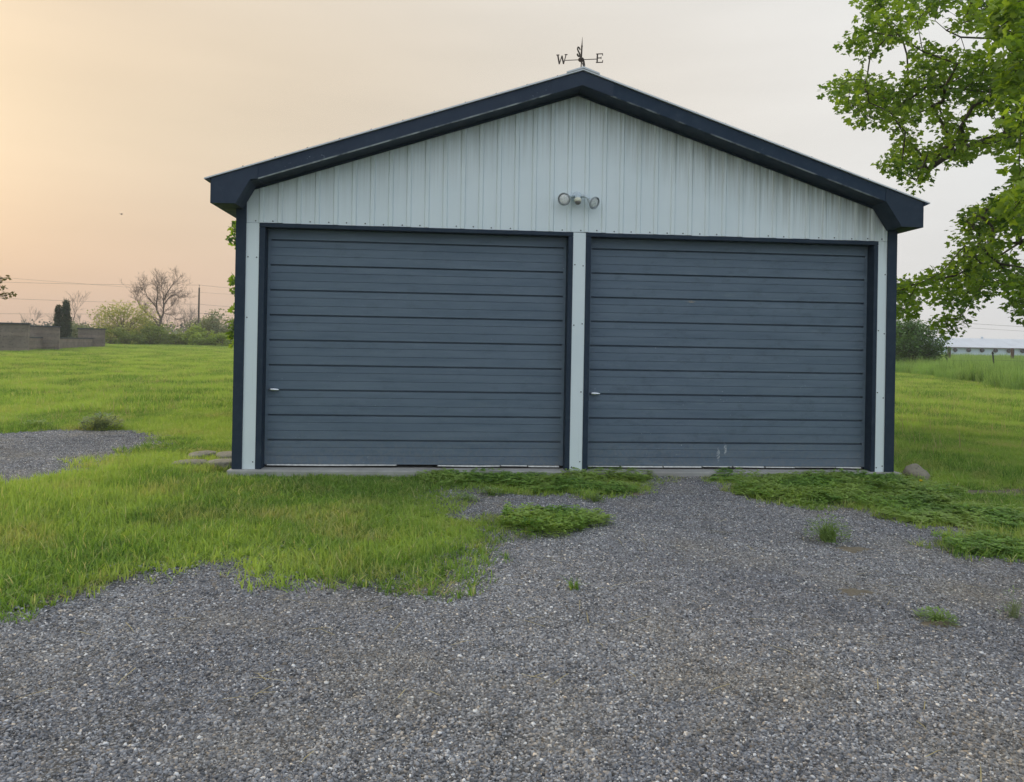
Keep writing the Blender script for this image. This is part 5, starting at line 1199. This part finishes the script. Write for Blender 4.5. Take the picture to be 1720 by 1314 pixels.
# ------------------------------------------------------------------ utility pole and wires
up = thing('utility_pole', 'tall weathered utility pole behind the far shrubs', 'pole', (-40.2, 115.9, gz(-40.2, 115.9)-.3))
at(MB().tube([(0, 0, 0), (0, 0, 9.0)], [.17, .12], 8), 'shaft', MAT['pole'], up)
at(MB().tube([(0, 0, 9.0), (0, 0, 9.35)], [.03, .03], 6).lathe([(0, .05), (.08, .07), (.14, .03)], (0, 0, 9.32), (0, 0, 1), 8), 'insulator', MAT['fan'], up)
at(MB().tube([(.8, .1, 4.95), (2.3, .3, 4.88)], .07, 6), 'splice_case', MAT['fan'], up)
def wire(label, pts, r, n=18):
    mb = MB()
    for (a, b, sag) in pts:
        a, b = Vector(a), Vector(b)
        mb.tube([a.lerp(b, t/n)-Vector((0, 0, sag*4*(t/n)*(1-t/n))) for t in range(n+1)], r, 4, False)
    return tag(mb.build('overhead_wire', MAT['wire']), label, 'wire', 'overhead wires')
pz = gz(-40.2, 115.9)-.3
wire('topmost wire strung from the utility pole head', [((-120, 100, pz+10.8), (-40.2, 115.9, pz+9.4), 1.2), ((-40.2, 115.9, pz+9.4), (30, 150, pz+8.6), .8)], .016)
wire('middle wire crossing the utility pole', [((-120, 100, pz+8.6), (-40.2, 115.8, pz+6.4), .8), ((-40.2, 115.8, pz+6.4), (30, 150, pz+6.0), .8)], .016)
wire('lowest wire at the splice on the utility pole', [((-120, 100, pz+4.6), (-40.2, 115.75, pz+5.0), .8), ((-40.2, 115.75, pz+5.0), (30, 150, pz+4.4), .6)], .018)
wire('faint wire high over the left treeline', [((-130, 96, 14.0), (20, 170, 9.5), 1.5)], .014)
wire('upper wire in the sky over the pale barn', [((60, 108, 6.9), (180, 100, 2.6), .3)], .020)
wire('lower wire in the sky over the pale barn', [((60, 107.8, 6.2), (180, 99.8, 1.9), .3)], .016)

# ------------------------------------------------------------------ barn, fence posts
barn = thing('poultry_barn', 'long pale low barn with a row of dark fan hoods behind the tall grass', 'barn', (93, 135, 0))
def bx(x0, x1, y0, y1, z0, z1): return MB().box(x0, x1, y0, y1, z0, z1)
byaw = math.atan2(133.596-135.028, 110.549-93.191)
barn.rotation_euler = (0, 0, byaw)
x0, x1 = -14, 70
bx(x0, x1, 0, 12, 0, 2.5).build('wall', MAT['barnwall'], barn)
n = 28
for i in range(n):       # standing-seam roof sheets
    a, b = x0-.3+(x1-x0+.6)*i/n, x0-.3+(x1-x0+.6)*(i+1)/n-.04
    MB().add([(a, -.45, 2.46), (b, -.45, 2.46), (b, 6, 4.32), (a, 6, 4.32), (a, -.45, 2.56), (b, -.45, 2.56), (b, 6, 4.42), (a, 6, 4.42)], [(0,3,2,1),(4,5,6,7),(0,1,5,4),(1,2,6,5),(2,3,7,6),(3,0,4,7)]).build('roof_sheet', MAT['barnroof'], barn)
MB().add([(x0-.3, 6, 4.3), (x1+.3, 6, 4.3), (x1+.3, 12.45, 2.46), (x0-.3, 12.45, 2.46), (x0-.3, 6, 4.40), (x1+.3, 6, 4.40), (x1+.3, 12.45, 2.56), (x0-.3, 12.45, 2.56)], [(0,3,2,1),(4,5,6,7),(0,1,5,4),(1,2,6,5),(2,3,7,6),(3,0,4,7)]).build('rear_roof', MAT['barnroof'], barn)
bx(x0-.3, x1+.3, -.56, -.452, 2.36, 2.50).build('gutter', MAT['wire'], barn)
for i, xx in enumerate(np.arange(-1.2, 60, 2.62)):
    f = MB().lathe([(0, .38), (.28, .40), (.46, .30), (.47, .05)], (xx, -.002, 2.02), (.25, -1, -.25), 10).build('exhaust_fan', MAT['fan'], barn)
for xx in (6.3, 13.0, 22, 31):
    v = MB().lathe([(0, .16), (.38, .16), (.40, .30), (.5, .30), (.56, .06)], (xx, 6, 4.25), (0, 0, 1), 10).build('roof_vent', MAT['barnwall'], barn)
def tpost(label, base, top):
    b = Vector(base); d = Vector(top)-b; o = thing('fence_post', label, 'post', tuple(b), 'steel posts of the field fence')
    n = d.normalized(); a = Vector((1, 0, 0))
    at(MB().tube([(0, 0, -.3), tuple(d)], [.042, .042], 6), 'shaft', MAT['steelpost'], o)
    at(MB().tube([tuple(d-n*.10-a*.06), tuple(d-n*.10+a*.06)], [.03, .03], 6), 'wire_clip', MAT['steelpost'], o)
tpost('taller dark steel fence post leaning left in the tall grass', (29.95, 33.9, .12), (29.72, 33.9, 1.40))
tpost('short dark steel fence post near the round bush', (31.03, 39.8, .15), (30.99, 39.8, .93))
for lab, x, y, zt_, w_ in (('stubby brown wooden post nearer the round bush', 50.6, 68.3, 1.92, .17), ('stubby brown wooden post near the right edge', 57.2, 67.8, 1.88, .17)):
    o = thing('wooden_post', lab, 'post', (x, y, gz(x, y)), 'wooden posts before the barn')
    at(MB().lathe([(0, w_), (zt_-gz(x, y)-.05, w_*.95), (zt_-gz(x, y), w_*.8)], (0, 0, 0), (0, 0, 1), 8), 'shaft', MAT['woodpost'], o)
    at(MB().lathe([(0, w_*.82), (.05, w_*.5)], (0, 0, zt_-gz(x, y)+.002), (0, 0, 1), 8), 'post_top', MAT['woodpost'], o)
o = MB().tube([(31.0, 39.8, .80), (29.78, 33.9, .92), (28.4, 26, .9)], .006, 4).build('fence_wire', MAT['steelpost']); tag(o, 'thin fence wire strung between the two steel posts', 'wire')

# ------------------------------------------------------------------ bird far off in the sky
bd = thing('bird', 'tiny dark bird gliding in the hazy sky left of the garage', 'bird', (-26.89, 54.6, 10.98))
at(MB().lathe([(-.12, .005), (-.08, .03), (0, .04), (.07, .03), (.10, .022), (.125, .004)], (0, 0, 0), (1, .2, .05), 8), 'body', MAT['fan'], bd, smooth=True)
at(MB().add([(.04, .0, .02), (.0, -.12, .055), (-.06, -.25, .03), (-.07, -.12, .05), (-.05, 0, .02), (.04, 0, .012), (0, -.12, .047), (-.07, -.12, .042), (-.05, 0, .012)], [(0, 1, 3, 4), (1, 2, 3), (8, 7, 6, 5), (7, 2, 6), (0, 5, 6, 1), (4, 3, 7, 8)]), 'wing', MAT['fan'], bd)
at(MB().add([(.04, .0, .02), (.0, .12, .055), (-.06, .25, .03), (-.07, .12, .05), (-.05, 0, .02), (.04, 0, .012), (0, .12, .047), (-.07, .12, .042), (-.05, 0, .012)], [(4, 3, 1, 0), (3, 2, 1), (5, 6, 7, 8), (6, 2, 7), (1, 6, 5, 0), (8, 7, 3, 4)]), 'wing', MAT['fan'], bd)
bd.rotation_euler = (0, 0, R(60))
